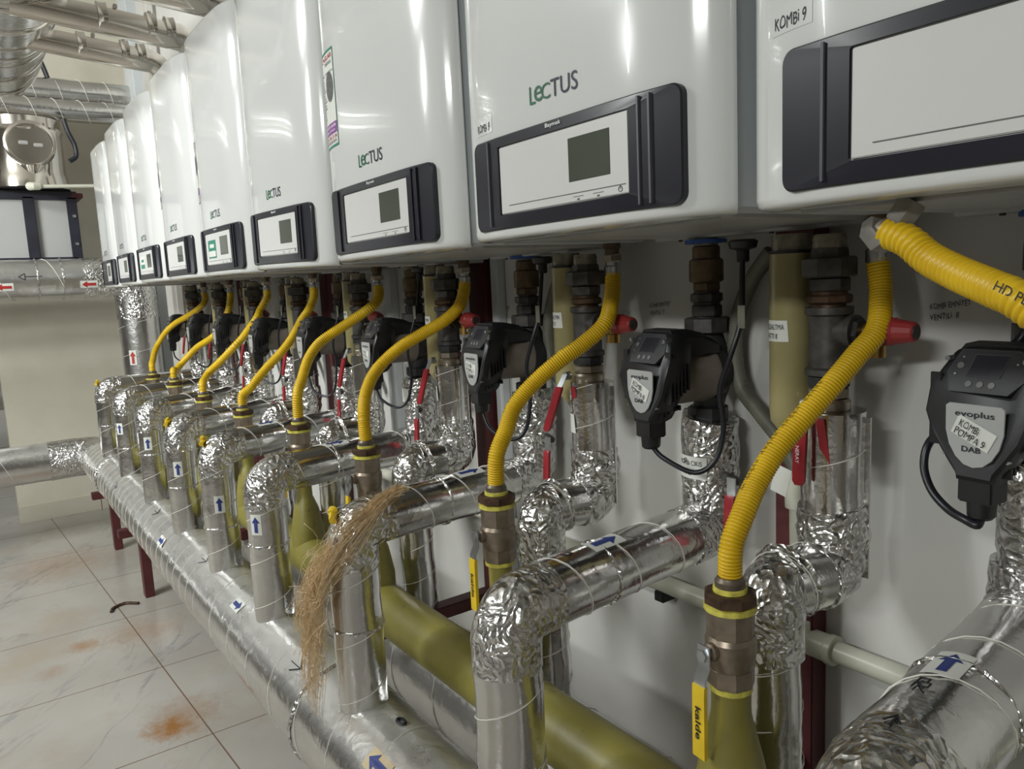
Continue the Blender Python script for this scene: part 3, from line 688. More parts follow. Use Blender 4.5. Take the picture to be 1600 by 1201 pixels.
# ================================================================== gas branches and hoses
GB = {i: 'yellow cone branch with brass ball valve and yellow lever, %s on gas main' % ORD[i] for i in range(1, 10)}
GAS[9] = [-0.07, 0.713, -0.39]
for i in range(1, 10):
    x, y, z = GAS[i]; zt = z + 0.012
    T = Thing('gas_branch', GB[i], 'gas valve', (x, y, -0.68), 'gas branches rising from the yellow main')
    prof = [(-0.731, 0.0515), (-0.665, 0.0515), (-0.655, 0.050), (-0.60, 0.039), (-0.56, 0.029), (-0.54, 0.0245), (-0.53, 0.024), (z - 0.108, 0.024)] if i >= 8 else [(-0.731, 0.045), (-0.660, 0.045), (-0.652, 0.0435), (-0.60, 0.034), (-0.572, 0.0235), (-0.566, 0.0205), (-0.55, 0.020), (z - 0.108, 0.021)]
    g = G().lathe((x, y, 0), prof, 30)
    T.part('cone_reducer', g, 'yellow_paint', smooth=25)
    T.multi('tape', G().lathe((x, y, z - 0.108), [(-0.004, 0.0245), (-0.003, 0.0262), (0.003, 0.0262), (0.004, 0.0245)], 24).lathe((x, y, z - 0.004), [(-0.005, 0.027), (-0.004, 0.0318), (0.001, 0.0318), (0.003, 0.027)], 24).lathe((x, y, z + 0.016), [(-0.004, 0.018), (-0.003, 0.0205), (0.003, 0.0205), (0.004, 0.018)], 24), 'tape', label='yellow sealing tape')
    g = G().hexa((x, y, 0), z - 0.105, z - 0.080, 0.0288, n=8, ph=0.1)
    g.lathe((x, y, 0), [(z - 0.083, 0.026), (z - 0.078, 0.0285), (z - 0.060, 0.031), (z - 0.046, 0.031), (z - 0.040, 0.028)], 28)
    g.hexa((x, y, 0), z - 0.042, z - 0.006, 0.0292, n=8, ph=0.1)
    # stem boss towards the left front
    sd = Vector((-0.08, -1, 0)).normalized(); c = Vector((x, y, z - 0.055)) + sd * 0.024
    g.lathe(c, [(0, 0.011), (0.012, 0.011), (0.014, 0.007), (0.020, 0.007)], 16, d=sd)
    T.part('valve_body', g, 'valve_body', smooth=25)
    T.part('reducer_nut', G().hexa((x, y, 0), z - 0.001, z + 0.014, 0.0325, n=8, ph=0.3), 'rusty')
    T.part('hose_ferrule', G().lathe((x, y, z), [(0.018, 0.0165), (0.019, 0.0182), (0.027, 0.0182), (0.029, 0.0165), (0.032, 0.0150)], 24), 'ferrule_dull')
    c2 = c + sd * 0.020; si = Vector((0, 0, 1)).cross(sd)  # lateral
    T.part('stem_nut', G().hexa(c2, 0.0, 0.006, 0.0085, d=sd), 'steel')
    g = G()
    def strip(pts, hw, th):
        r0 = []
        for p in pts:
            r0.append([c2 + sd * (p[0] - th) + si * (p[1] - hw) + Vector((0, 0, p[2])), c2 + sd * (p[0] - th) + si * (p[1] + hw) + Vector((0, 0, p[2])), c2 + sd * (p[0] + th) + si * (p[1] + hw) + Vector((0, 0, p[2])), c2 + sd * (p[0] + th) + si * (p[1] - hw) + Vector((0, 0, p[2]))])
        return r0
    g.loft(strip([(0.001, 0, 0.012), (0.001, 0, -0.016), (0.008, 0, -0.030), (0.008, 0, -0.044)], 0.009, 0.001))
    T.part('lever', g, 'steel')
    g = G().loft(strip([(0.008, 0, -0.036), (0.0085, 0, -0.045), (0.009, 0, -0.12), (0.009, 0, -0.128)], 0.0098, 0.0028))
    sl = T.part('handle_sleeve', g, 'yellow_plastic', smooth=30)
    if i >= 6:
        text_fit(T, 'print', 'kalde', 'ink', sl, c2 + sd * 0.0123 + si * (-0.0038) + Vector((0, 0, -0.062)), (0, 0, -1), si, 0.042, 0.0085, 0, 0.02)
for i in range(1, 9):
    pts = [Vector(p) for p in HOSE[i]]; gx = GAS[i]
    pts[-1] = Vector((gx[0], gx[1], gx[2] + 0.030)); pts[-2] = Vector(((pts[-2].x + gx[0]) / 2, 0.716, max(pts[-2].z, gx[2] + 0.062)))
    HL = {8: 'thickest-looking yellow corrugated gas hose, bending down in front of the return pipe right of centre', 7: 'yellow corrugated gas hose ending beside the hemp-draped pipe, second nearest complete one',
          6: 'yellow corrugated gas hose third nearest, meeting its valve just left of the hemp tuft'}
    T = Thing('gas_hose', HL.get(i, 'yellow corrugated gas hose feeding the %s boiler' % ORD[i]), 'gas hose', pts[0], 'yellow corrugated gas hoses')
    sp = smooth_path(pts, 8); pitch = 0.0042 if i >= 6 else (0.006 if i >= 4 else 0.012); rp = resample(sp, pitch / 4)
    rs = [(0.0148, 0.0143, 0.0128, 0.0143)[k % 4] for k in range(len(rp))]
    ho = T.part('hose', G().tube(rp, 0.014, 16 if i > 5 else 12, rs=rs), 'yellow_hose', smooth=70)
    a = pts[0]
    T.part('ferrule', G().lathe(a, [(-0.006, 0.015), (0.010, 0.0152), (0.012, 0.0125), (0.020, 0.012)], 20), 'steel', label='shiny crimped ferrule')
    T.part('hose_nut', G().hexa(a, 0.018, 0.032, 0.0185), 'nickel')
    T.part('gas_connector', G().lathe(a, [(0.030, 0.013), (0.042, 0.0135), (0.044, 0.016), (0.056, 0.016)], 20), 'brass_old', label='brass gas connector below the boiler')
    # printed text along the lower run
    if i >= 5:
        g = G(); n0 = int(len(sp) * 0.42)
        for k in range(26):
            p = sp[min(n0 + k // 1, len(sp) - 2)]; q = sp[min(n0 + k + 1, len(sp) - 1)]; t = (q - p).normalized(); o = Vector((-0.3, -0.75, 0.6)); o = (o - t * o.dot(t)).normalized(); s_ = t.cross(o)
            if k % 6 == 5: continue
            c = p + o * 0.0149; h = 0.0022 + 0.001 * (k % 3)
            g.add([c - t * 0.0022 - s_ * h, c - t * 0.001 + s_ * h, c - t * 0.0002 + s_ * h, c - t * 0.0012 - s_ * h], [(0, 1, 2, 3)])
            g.add([c + t * 0.0002 - s_ * 0.0008, c + t * 0.0022 - s_ * 0.0008, c + t * 0.0022 + s_ * 0.0004, c + t * 0.0002 + s_ * 0.0004], [(0, 1, 2, 3)])
        T.part('print', g, 'ink', ho, 0)
# the hose of the nearest boiler
T = Thing('gas_hose', 'yellow corrugated gas hose from a grey elbow, running off to the right edge', 'gas hose', (-0.366, 0.66, 0.032), 'yellow corrugated gas hoses')
pts = [(-0.355, 0.655, 0.025), (-0.335, 0.652, 0.016), (-0.315, 0.647, 0.001), (-0.285, 0.632, -0.012), (-0.250, 0.612, -0.024), (-0.227, 0.602, -0.034), (-0.180, 0.60, -0.075), (-0.12, 0.63, -0.16), (-0.085, 0.69, -0.27), (-0.07, 0.713, -0.345)]
sp = smooth_path(pts, 10); rp = resample(sp, 0.00145)
ho = T.part('hose', G().tube(rp, 0.0150, 20, rs=[(0.0138, 0.0133, 0.0120, 0.0133)[k % 4] for k in range(len(rp))]), 'yellow_hose', smooth=70)
d = Vector((-0.72, 0.1, 0.62)).normalized(); c = Vector((-0.352, 0.655, 0.022))
T.part('ferrule', G().lathe(c, [(0, 0.0105), (0.012, 0.0105)], 16, d=d), 'nickel')
T.part('elbow_nut', G().hexa(c + d * 0.008, 0.0, 0.014, 0.0165, d=(-0.85, 0.1, -0.5)).hexa(c + Vector((0.004, 0.002, 0.010)), 0, 0.022, 0.0125, d=(0.55, 0.2, 0.8), n=6), 'elbow_grey', label='grey angled hose elbow with hexagon nuts')
T.part('print', text_geo('HD PLAS', 0.010, (-0.245, 0.5935, -0.0225), (0.72, -0.18, -0.35), (0.35, 0, 0.8)), 'ink', ho, 0)

# ================================================================== supply pipes
SL = {8: 'foil-wrapped supply pipe rising right of the hemp tuft, ending below pump eight', 7: 'foil-wrapped supply pipe with the hemp tuft hanging over its elbow',
      9: 'foil-wrapped supply pipe in the bottom right corner with pen-drawn letter R'}
for i in range(1, 10):
    xr, xs = RISX[i], SUPX[i]; r = 0.0465
    T = Thing('supply_pipe', SL.get(i, 'foil-wrapped supply pipe with horizontal run to the wall, %s on front header' % ORD[i]), 'insulated pipe', (xr, 0.54, -0.78), 'foil-wrapped supply pipes with blue arrows')
    tz = -0.243 if i >= 7 else -0.25
    A, B, C, D = Vector((xr, 0.54, -0.79)), Vector((xr, 0.54, HZ)), Vector((xs, YS, HZ)), Vector((xs, YS, tz))
    hd = (C - B).normalized()
    hx = hd.angle(Vector((0, 1, 0)))
    rr = r * (1.12 if i == 9 else 1.0)
    jk = T.part('riser_jacket', G().tube(wiggle(A, B - Vector((0, 0, 0.045)), 0.03, 0.0012), r, 56, jit=0.0015, flute=0.009), 'foil', smooth=60)
    hj = T.part('horizontal_jacket', G().tube(wiggle(B + hd * 0.045, C - hd * 0.045, 0.035, 0.0012), rr * 1.01, 56, jit=0.0015, flute=0.008), 'foil', smooth=60)
    vj = T.part('wall_riser_jacket', G().tube(wiggle(C + Vector((0, 0, 0.045)), D, 0.012, 0.0025), r * 1.02, 28, jit=0.03), 'foil_crumpled', smooth=50)
    g = G().tube(corner([B - Vector((0, 0, 0.075)), B, B + hd * 0.075], 0.05, 12), rr * 1.03, 30, jit=0.018)
    T.part('elbow_wrap', g, 'foil_crumpled', smooth=50)
    g = G().tube(corner([C - hd * 0.085, C, C + Vector((0, 0, 0.07))], 0.05, 12), rr * 1.045, 30, jit=0.025)
    T.part('elbow_wrap', g, 'foil_crumpled', smooth=50)
    g = G(); helix(g, A, B - Vector((0, 0, 0.05)), r * 1.012, 0.11, i, 0.0008); helix(g, B + hd * 0.07, C - hd * 0.07, rr * 1.022, 0.105, i * 2, 0.0008)
    T.part('binding_string', g, 'string')
    g = G()
    for (o, ax) in ((A + Vector((0, 0, 0.13 + 0.02 * (i % 3))), Vector((0, 0, 1))),) if i not in (3,) else ():
        pass
    for k_, (p0, ax, r_) in enumerate(((Vector((xr, 0.54, -0.60 - 0.03 * (i % 3))), Vector((0, 0, 1)), r), (B.lerp(C, 0.38 + 0.05 * (i % 2)), hd, rr))):
        u = ax.cross(Vector((1, 0.2, 0.1))).normalized(); w_ = ax.cross(u)
        g.tube([p0 + (u * math.cos(2 * PI * k / 24) + w_ * math.sin(2 * PI * k / 24)) * r_ * 1.01 for k in range(25)], 0.0028, 6, jit=0.55)
    T.multi('foil_joint', g, 'foil_crumpled')
    if i in AR: arrow_sticker(T, jk, AR[i], (0, 0, 1), (xr, 0.54, 0), r * 1.015, 0.038, 'blue_ink')
    if i in (5, 6, 7, 8):
        c = Vector(AH[i]); q = B + hd * (c - B).dot(hd); o = Vector((0.12, 0, 1)) if i != 8 else Vector((0.1, 0, 1))
        arrow_sticker(T, hj, q + o.normalized() * 0.05, hd, B, rr * 1.02, 0.05, 'blue_ink', 0.9)
    if i == 9:
        arrow_sticker(T, hj, B + hd * 0.19 + Vector((-0.006, 0, 0.05)), hd, B, rr * 1.02, 0.042, 'blue_ink', 1.1)
        g = G(); pen(g, B + hd * 0.138 + Vector((-0.012, 0, 0.05)), [[(-0.4, -0.8), (-0.3, 0.9), (0.45, 0.75), (0.4, 0.1), (-0.3, 0.0), (0.5, -0.9)]], r=rr * 1.02, axp=B, ax=hd, sz=0.012, tr=0.0009)
        pen(g, B + hd * 0.06 + Vector((-0.004, 0, 0.05)), ARW, r=rr * 1.045, axp=B, ax=hd, sz=0.014, tr=0.0009); T.multi('marker_writing', g, 'ink')
    if i == 8:
        g = G(); pen(g, B + hd * 0.115 + Vector((0.0, 0, 0.05)), [[(-0.4, 0.5), (0.3, 0.8), (0.5, 0.2), (-0.3, -0.4)]], r=rr * 1.02, axp=B, ax=hd, sz=0.014, tr=0.0009); T.part('marker_writing', g, 'ink')
    if i in (8, 7, 6):
        zc = {8: -0.325, 7: -0.305, 6: -0.30}[i]; o = Vector((-0.12 if i == 8 else 0.15, -1, 0)) if i == 8 else Vector((-0.35, -1, 0))
        st = T.part('paper_label', G().wrap((xs, YS, zc), (0, 0, 1), o, r * 1.07, [(-0.019, -0.028, 0.034), (0.019, -0.028, 0.034)]), 'paper', vj)
        if i == 8:
            for k, t in enumerate(('KOMBi CIKIS', 'VANASI')):
                q = text_geo(t, 1, (0, 0, 0), (1, 0, 0), (0, 1, 0)); mx = max(p.x for p in q.v); my = max(p.y for p in q.v)
                on = o.normalized(); sd_ = Vector((0, 0, 1)).cross(on); out = []
                for p in q.v:
                    u = -0.024 + p.x / mx * (0.05 if k == 0 else 0.03); an = u / (r * 1.07); out.append(Vector((xs, YS, zc + (0.004 if k == 0 else -0.013) + p.y / my * 0.008)) + (on * math.cos(an) + sd_ * math.sin(an)) * (r * 1.07 + 0.0013))
                q.v = out; T.part('handwriting', q, 'ink', st, 0)
    # red lever on the hidden shut-off valve
    if i <= 8:
        hxp = {8: -0.752, 7: -1.212, 6: -1.765}.get(i, xs + 0.085); hz = -0.335
        if i >= 3:
            g = G().hexa((hxp - 0.012, 0.955, hz + 0.008), -0.02, 0.02, 0.008, d=(1, -0.4, 0)); T.part('valve_stem', g, 'fitting', vj)
            T.part('lever', G().box((hxp - 0.007, 0.940, hz - 0.02), (hxp + 0.009, 0.9425, hz + 0.014)), 'steel', vj)
            T.part('red_handle', G().loft([[Vector((hxp + a, 0.9405 + b - 0.002 * k, zz)) for a, b in rrect(-0.0095, 0.0095, -0.0035, 0.0035, 0.003, 2)] for k, zz in enumerate((hz - 0.014, hz - 0.018, hz - 0.05, hz - 0.082, hz - 0.086))]), 'red_plastic', vj, label='red lever handle')
    if i in (1, 4, 5, 7):
        g = G().tube([B + Vector((-0.012 - 0.003 * k, -0.030 + 0.004 * k, 0.028 + 0.004 * math.sin(k * 2))) for k in range(3)] + [B + Vector((0.01, -0.037, 0.02))], 0.007, 8, jit=0.3)
        T.part('exposed_insulation', g, 'yellow_plastic', label='yellow insulation showing at a tear in the foil')

# hemp tuft over pipe seven
T = Thing('hemp_tuft', 'tuft of blond plumber hemp hanging over the elbow of a foil pipe', 'hemp fibre', (-1.30, 0.50, -0.39))
g = G()
xr = RISX[7]
rg = random.gauss
for k in range(280):
    a = random.random(); w1 = rg(0, 1); fl = rg(0, 1)
    p0 = Vector((xr + 0.022 + 0.009 * rg(0, 1), 0.635 + 0.008 * rg(0, 1), HZ + 0.052 + random.random() * 0.010))
    p1 = Vector((xr + 0.032 + 0.009 * w1, 0.585 + 0.010 * rg(0, 1), HZ + 0.034 + 0.012 * random.random()))
    p2 = Vector((xr + 0.030 + 0.014 * w1, 0.515 + 0.012 * rg(0, 1), HZ - 0.02 + 0.02 * rg(0, 1)))
    p3 = Vector((xr + 0.004 + 0.020 * w1 + 0.006 * fl, 0.476 - 0.012 * abs(rg(0, 1)), HZ - 0.085 + 0.02 * rg(0, 1)))
    L = random.uniform(0.02, 0.12) if a < 0.55 else random.uniform(0.12, 0.26)
    p4 = Vector((xr - 0.018 + 0.022 * w1 + 0.014 * fl, 0.470 - 0.014 * abs(rg(0, 1)), HZ - 0.10 - L * 0.45))
    p5 = Vector((xr - 0.045 + 0.014 * w1 + 0.022 * fl, 0.462 - 0.02 * random.random(), HZ - 0.10 - L))
    P = smooth_path([p0, p1, p2, p3, p4, p5], 4); q = random.random() * 6; am = random.uniform(0.0005, 0.005)
    g.tube([v + Vector((math.sin(q + j * 0.8), math.cos(q * 2 + j * 0.7), math.sin(q * 3 + j))) * am * (j / len(P)) for j, v in enumerate(P)], 0.00042, 3, cap=False)
for k in range(70):
    c = Vector((xr - 0.02 + rg(0, 0.020), 0.462, HZ - 0.18 + rg(0, 0.06))); rr = random.uniform(0.008, 0.03); ph = random.random() * 6
    g.tube([c + Vector((math.cos(ph + t * 0.45) * rr * 0.7, -0.008 * math.sin(t), math.sin(ph + t * 0.45) * rr)) for t in range(10)], 0.0004, 3, cap=False)
T.part('fibres', g, 'hair', smooth=80)

# ================================================================== return pipes and their fittings
RL = {8: 'foil-wrapped return pipe right of the long near hose, red arrow on its horizontal run', 7: 'foil-wrapped return pipe left of the second pump, with a paper label under the red lever'}
for i in range(1, 9):
    x = RETX[i]; r = 0.0415
    T = Thing('return_pipe', RL.get(i, 'foil-wrapped return pipe on the wall under the %s boiler, dropping to the rear header' % ORD[i]), 'insulated pipe', (x, 0.85, -0.83), 'foil-wrapped return pipes with red arrows')
    A, B, C, D = Vector((x, YR, -0.198)), Vector((x, YR, -0.425)), Vector((x - 0.012, 0.83, -0.425)), Vector((x - 0.012, 0.84, -0.84))
    vj = T.part('wall_drop_jacket', G().tube(wiggle(A, A.lerp(B, 0.62), 0.03, 0.0012), r, 56, jit=0.002, flute=0.012), 'foil', smooth=60)
    T.part('lower_wrap', G().tube(wiggle(A.lerp(B, 0.58), B + Vector((0, 0, 0.035)), 0.010, 0.002), r * 1.08, 24, jit=0.05), 'foil_crumpled', smooth=50)
    hj = T.part('horizontal_jacket', G().tube(wiggle(B - Vector((0, 0.03, 0)), C + Vector((0, 0.025, 0)), 0.02, 0.001), r * 1.10, 24, jit=0.02), 'foil', smooth=60)
    T.part('elbow_wrap', G().tube(corner([C + Vector((0, 0.035, 0)), C, C - Vector((0, 0, 0.09))], 0.04, 8), r * 1.08, 24, jit=0.035), 'foil_crumpled', smooth=50)
    T.part('elbow_wrap', G().tube(corner([B + Vector((0, 0, 0.05)), B, B - Vector((0, 0.05, 0))], 0.03, 8), r * 1.12, 24, jit=0.04), 'foil_crumpled', smooth=50)
    dj = T.part('drop_jacket', G().tube(wiggle(C - Vector((0, 0, 0.05)), D, 0.02, 0.0018), r * 0.97, 48, jit=0.008, flute=0.014), 'foil', smooth=60)
    T.part('edge_flap', G().box((x + r - 0.002, YR + 0.01, -0.43), (x + r + 0.006, YR + 0.013, -0.205)), 'foil')
    g = G(); helix(g, A, B, r * 1.015, 0.075, i, 0.0006); helix(g, C - Vector((0, 0, 0.03)), D, r * 1.0, 0.08, i, 0.0006); helix(g, B, C, r * 1.12, 0.06, 0, 0.0006); T.part('binding_string', g, 'string')
    if i >= 6:
        arrow_sticker(T, hj, Vector((x - 0.006, 0.868, -0.425)) + Vector((-0.02, 0, 0.04)), (0, 1, 0), (x - 0.006, 0, -0.425), r * 1.12, 0.035, 'red_ink', 1.0, -1)
    if i in (7, 6):
        z0 = -0.275 if i == 7 else -0.265
        T.part('paper_label', G().wrap((x, YR, z0), (0, 0, 1), (-0.5, -1, 0), r * 1.03, [(-0.018, -0.016, 0.018), (0.018, -0.019, 0.014)]), 'paper', vj)
    if i == 8:
        T.part('paper_tag', G().box((x - 0.052, 0.900, -0.315), (x - 0.026, 0.9006, -0.275)).xf(Matrix.Translation((x - 0.04, 0.9, -0.28)) @ Matrix.Rotation(0.25, 4, 'Y') @ Matrix.Translation((-(x - 0.04), -0.9, 0.28))), 'paper', vj, label='small loose paper tag')

    # ball valve with red lever, tee and union above
    T = Thing('return_valve', 'dark iron return fitting with tee and nickel ball valve, %s' % ORD[i], 'pipe fitting', (x, YR, -0.2), 'iron return fittings with red levers')
    x2 = x - 0.008; b = (x2, YR, 0)
    T.part('nipple', G().lathe(b, [(0.0405, 0.0205), (0.034, 0.0225), (0.030, 0.0215), (0.026, 0.0225), (0.020, 0.0215)], 24), 'clear', label='pale threaded boiler nipple')
    g = G().lathe(b, [(0.022, 0.0245), (0.010, 0.026), (0.008, 0.026)], 8, ph=0.2).hexa(b, -0.017, 0.010, 0.0375, n=8, ph=0.15).hexa(b, -0.036, -0.017, 0.0272, n=8, ph=0.3)
    T.part('union_nut', g, 'fitting', smooth=25)
    g = G().lathe(b, [(-0.036, 0.0235), (-0.040, 0.0235)], 24).hexa(b, -0.052, -0.040, 0.030, n=8, ph=0.5).lathe(b, [(-0.052, 0.022), (-0.057, 0.022)], 24)
    T.part('hex_nipple', g, 'rusty', smooth=25)
    g = G().lathe(b, [(-0.057, 0.0315), (-0.066, 0.0315), (-0.069, 0.027), (-0.085, 0.0265), (-0.11, 0.0265), (-0.138, 0.027), (-0.141, 0.031), (-0.149, 0.031)], 28)
    g.lathe((x2, YR, -0.090), [(0.012, 0.021), (0.030, 0.0195), (0.032, 0.023), (0.040, 0.023)], 24, 'x')
    T.part('tee', g, 'fitting', smooth=30)
    T.part('reducer', G().hexa((x2, YR, -0.090), 0.040, 0.048, 0.019, 'x'), 'cast')
    T.part('hex_nipple', G().hexa(b, -0.166, -0.149, 0.0285, n=8, ph=0.2), 'cast')
    T.part('ball_valve', G().hexa(b, -0.182, -0.166, 0.0275, n=8).lathe(b, [(-0.182, 0.0265), (-0.186, 0.029), (-0.196, 0.029), (-0.2, 0.026), (-0.204, 0.026)], 26), 'nickel', smooth=25)
    cst = Vector((x2 - (0.010 if i == 8 else 0.022), YR - 0.030, -0.186))
    T.part('stem_nut', G().hexa(cst, 0, 0.012, 0.009, d=(0.05, -1, 0)), 'steel')
    dn = Vector((0.1, -1, 0)).normalized(); q = cst + dn * 0.012; tl = 0.0 if i == 8 else -0.42
    g = G(); rows = []
    for (s_, o_, hw) in ((-0.004, 0, 0.006), (0.012, 0.004, 0.0065), (0.028, 0.010, 0.0065)):
        cc = q + dn * o_ + Vector((tl * s_, 0, -s_)); sd_ = Vector((1, 0.1, 0)).normalized(); rows.append([cc + sd_ * hw, cc + sd_ * hw + dn * 0.002, cc - sd_ * hw + dn * 0.002, cc - sd_ * hw])
    T.part('lever', g.loft(rows), 'steel')
    rows = []
    for (s_, o_, hw) in ((0.020, 0.006, 0.007), (0.024, 0.006, 0.0088), (0.070, 0.010, 0.0088), (0.104, 0.012, 0.0085), (0.110, 0.012, 0.005)):
        cc = q + dn * o_ + Vector((tl * s_, 0, -s_)); rows.append([cc + sd_ * hw, cc + sd_ * hw + dn * 0.006, cc - sd_ * hw + dn * 0.006, cc - sd_ * hw])
    rh = T.part('red_handle', G().loft(rows), 'red_plastic', smooth=30, label='red lever handle')
    if i == 8: text_fit(T, 'print', 'NERAY', 'white_print', rh, q + dn * 0.0185 + sd_ * -0.003 + Vector((0, 0, -0.055)), (0, 0, -1), (1, 0.1, 0), 0.024, 0.005)
    if i in (7, 8):
        rows = []
        for (s_, o_, hw) in ((0.018, 0.0, 0.006), (0.05, -0.004, 0.006), (0.09, -0.008, 0.0058)):
            cc = q + Vector((0.022 + 0.1 * s_, 0.0, -s_)) + dn * o_; rows.append([cc + sd_ * hw, cc + sd_ * hw + dn * 0.003, cc - sd_ * hw + dn * 0.003, cc - sd_ * hw])
        T.part('red_guard', G().loft(rows), 'red_plastic')
    # relief valve
    y0, z0 = YR + 0.008, -0.089; xv = x2 + 0.048
    T = Thing('relief_valve', 'small brass safety valve with red cap, beside the return tee, %s' % ORD[i], 'safety valve', (xv, y0, z0), 'red-capped safety valves')
    T.part('valve_body', G().lathe((xv, y0, z0), [(0, 0.010), (0.008, 0.010), (0.010, 0.013), (0.022, 0.013), (0.026, 0.011)], 18, 'x').lathe((xv + 0.014, y0, z0), [(0, 0.009), (-0.018, 0.009), (-0.019, 0.0125), (-0.034, 0.0125)], 18), 'brass', smooth=30)
    cp = T.part('cap', G().lathe((xv + 0.024, y0, z0), [(0, 0.0165), (0.002, 0.0185), (0.016, 0.0180), (0.018, 0.0165), (0.040, 0.0130), (0.042, 0.0115)], 14, 'x'), 'cap_red', smooth=25, label='faded red plastic cap')
    T.part('cap_insert', G().lathe((xv + 0.0655, y0, z0), [(0, 0.0095), (0.0012, 0.009)], 14, 'x'), 'fitting', cp)

# ================================================================== supply fittings above the pumps
def pump_root(i):
    L = Vector(PUMPL[i]); th = -0.09
    Rz = Matrix.Rotation(th, 3, 'Z'); loc = L - Rz @ Vector((0, -0.1475, -0.014)); return loc, th
for i in range(1, 10):
    loc, th = pump_root(i); x, y = loc.x, loc.y; b = (x, y, 0); z0 = loc.z + 0.172
    T = Thing('pump_union', 'brass and dark iron union joining the boiler to the pump below it, %s' % ORD[i], 'pipe fitting', (x, y, -0.1), 'brown brass unions above the pumps')
    T.part('nipple', G().lathe(b, [(0.056, 0.020), (0.036, 0.0195)], 22), 'clear')
    if i >= 7: T.part('ring', G().lathe(b, [(0.0500, 0.022), (0.0505, 0.034), (0.0440, 0.034), (0.0435, 0.022)], 26), 'blue_plastic', label='flat blue plastic ring')
    T.part('adapter', G().lathe(b, [(0.040, 0.020), (0.038, 0.0225), (0.020, 0.0225), (0.017, 0.0275), (0.010, 0.028), (-0.017, 0.028), (-0.020, 0.023)], 24).hexa(b, -0.034, -0.019, 0.0245), 'brass_old', smooth=30, label='aged brown brass adapter')
    g = G().lathe(b, [(-0.034, 0.021), (-0.037, 0.021)], 20).hexa(b, -0.052, -0.037, 0.0275, n=8).lathe(b, [(-0.052, 0.022), (-0.056, 0.022)], 20).hexa(b, -0.076, -0.056, 0.0258, n=8, ph=0.4)
    T.part('hex_nipple', g, 'fitting', smooth=25)
    T.part('union_nut', G().hexa(b, -0.103, -0.077, 0.0375, n=8, ph=0.1), 'fitting', smooth=25)
    T = Thing('pump_union', 'dark hexagon collar between pump and foil-wrapped pipe, %s' % ORD[i], 'pipe fitting', (x, y, -0.25), 'lower pump collars')
    T.part('union_nut', G().hexa((x, y, 0), -0.250, -0.226, 0.034, n=8, ph=0.1), 'cast', smooth=25)

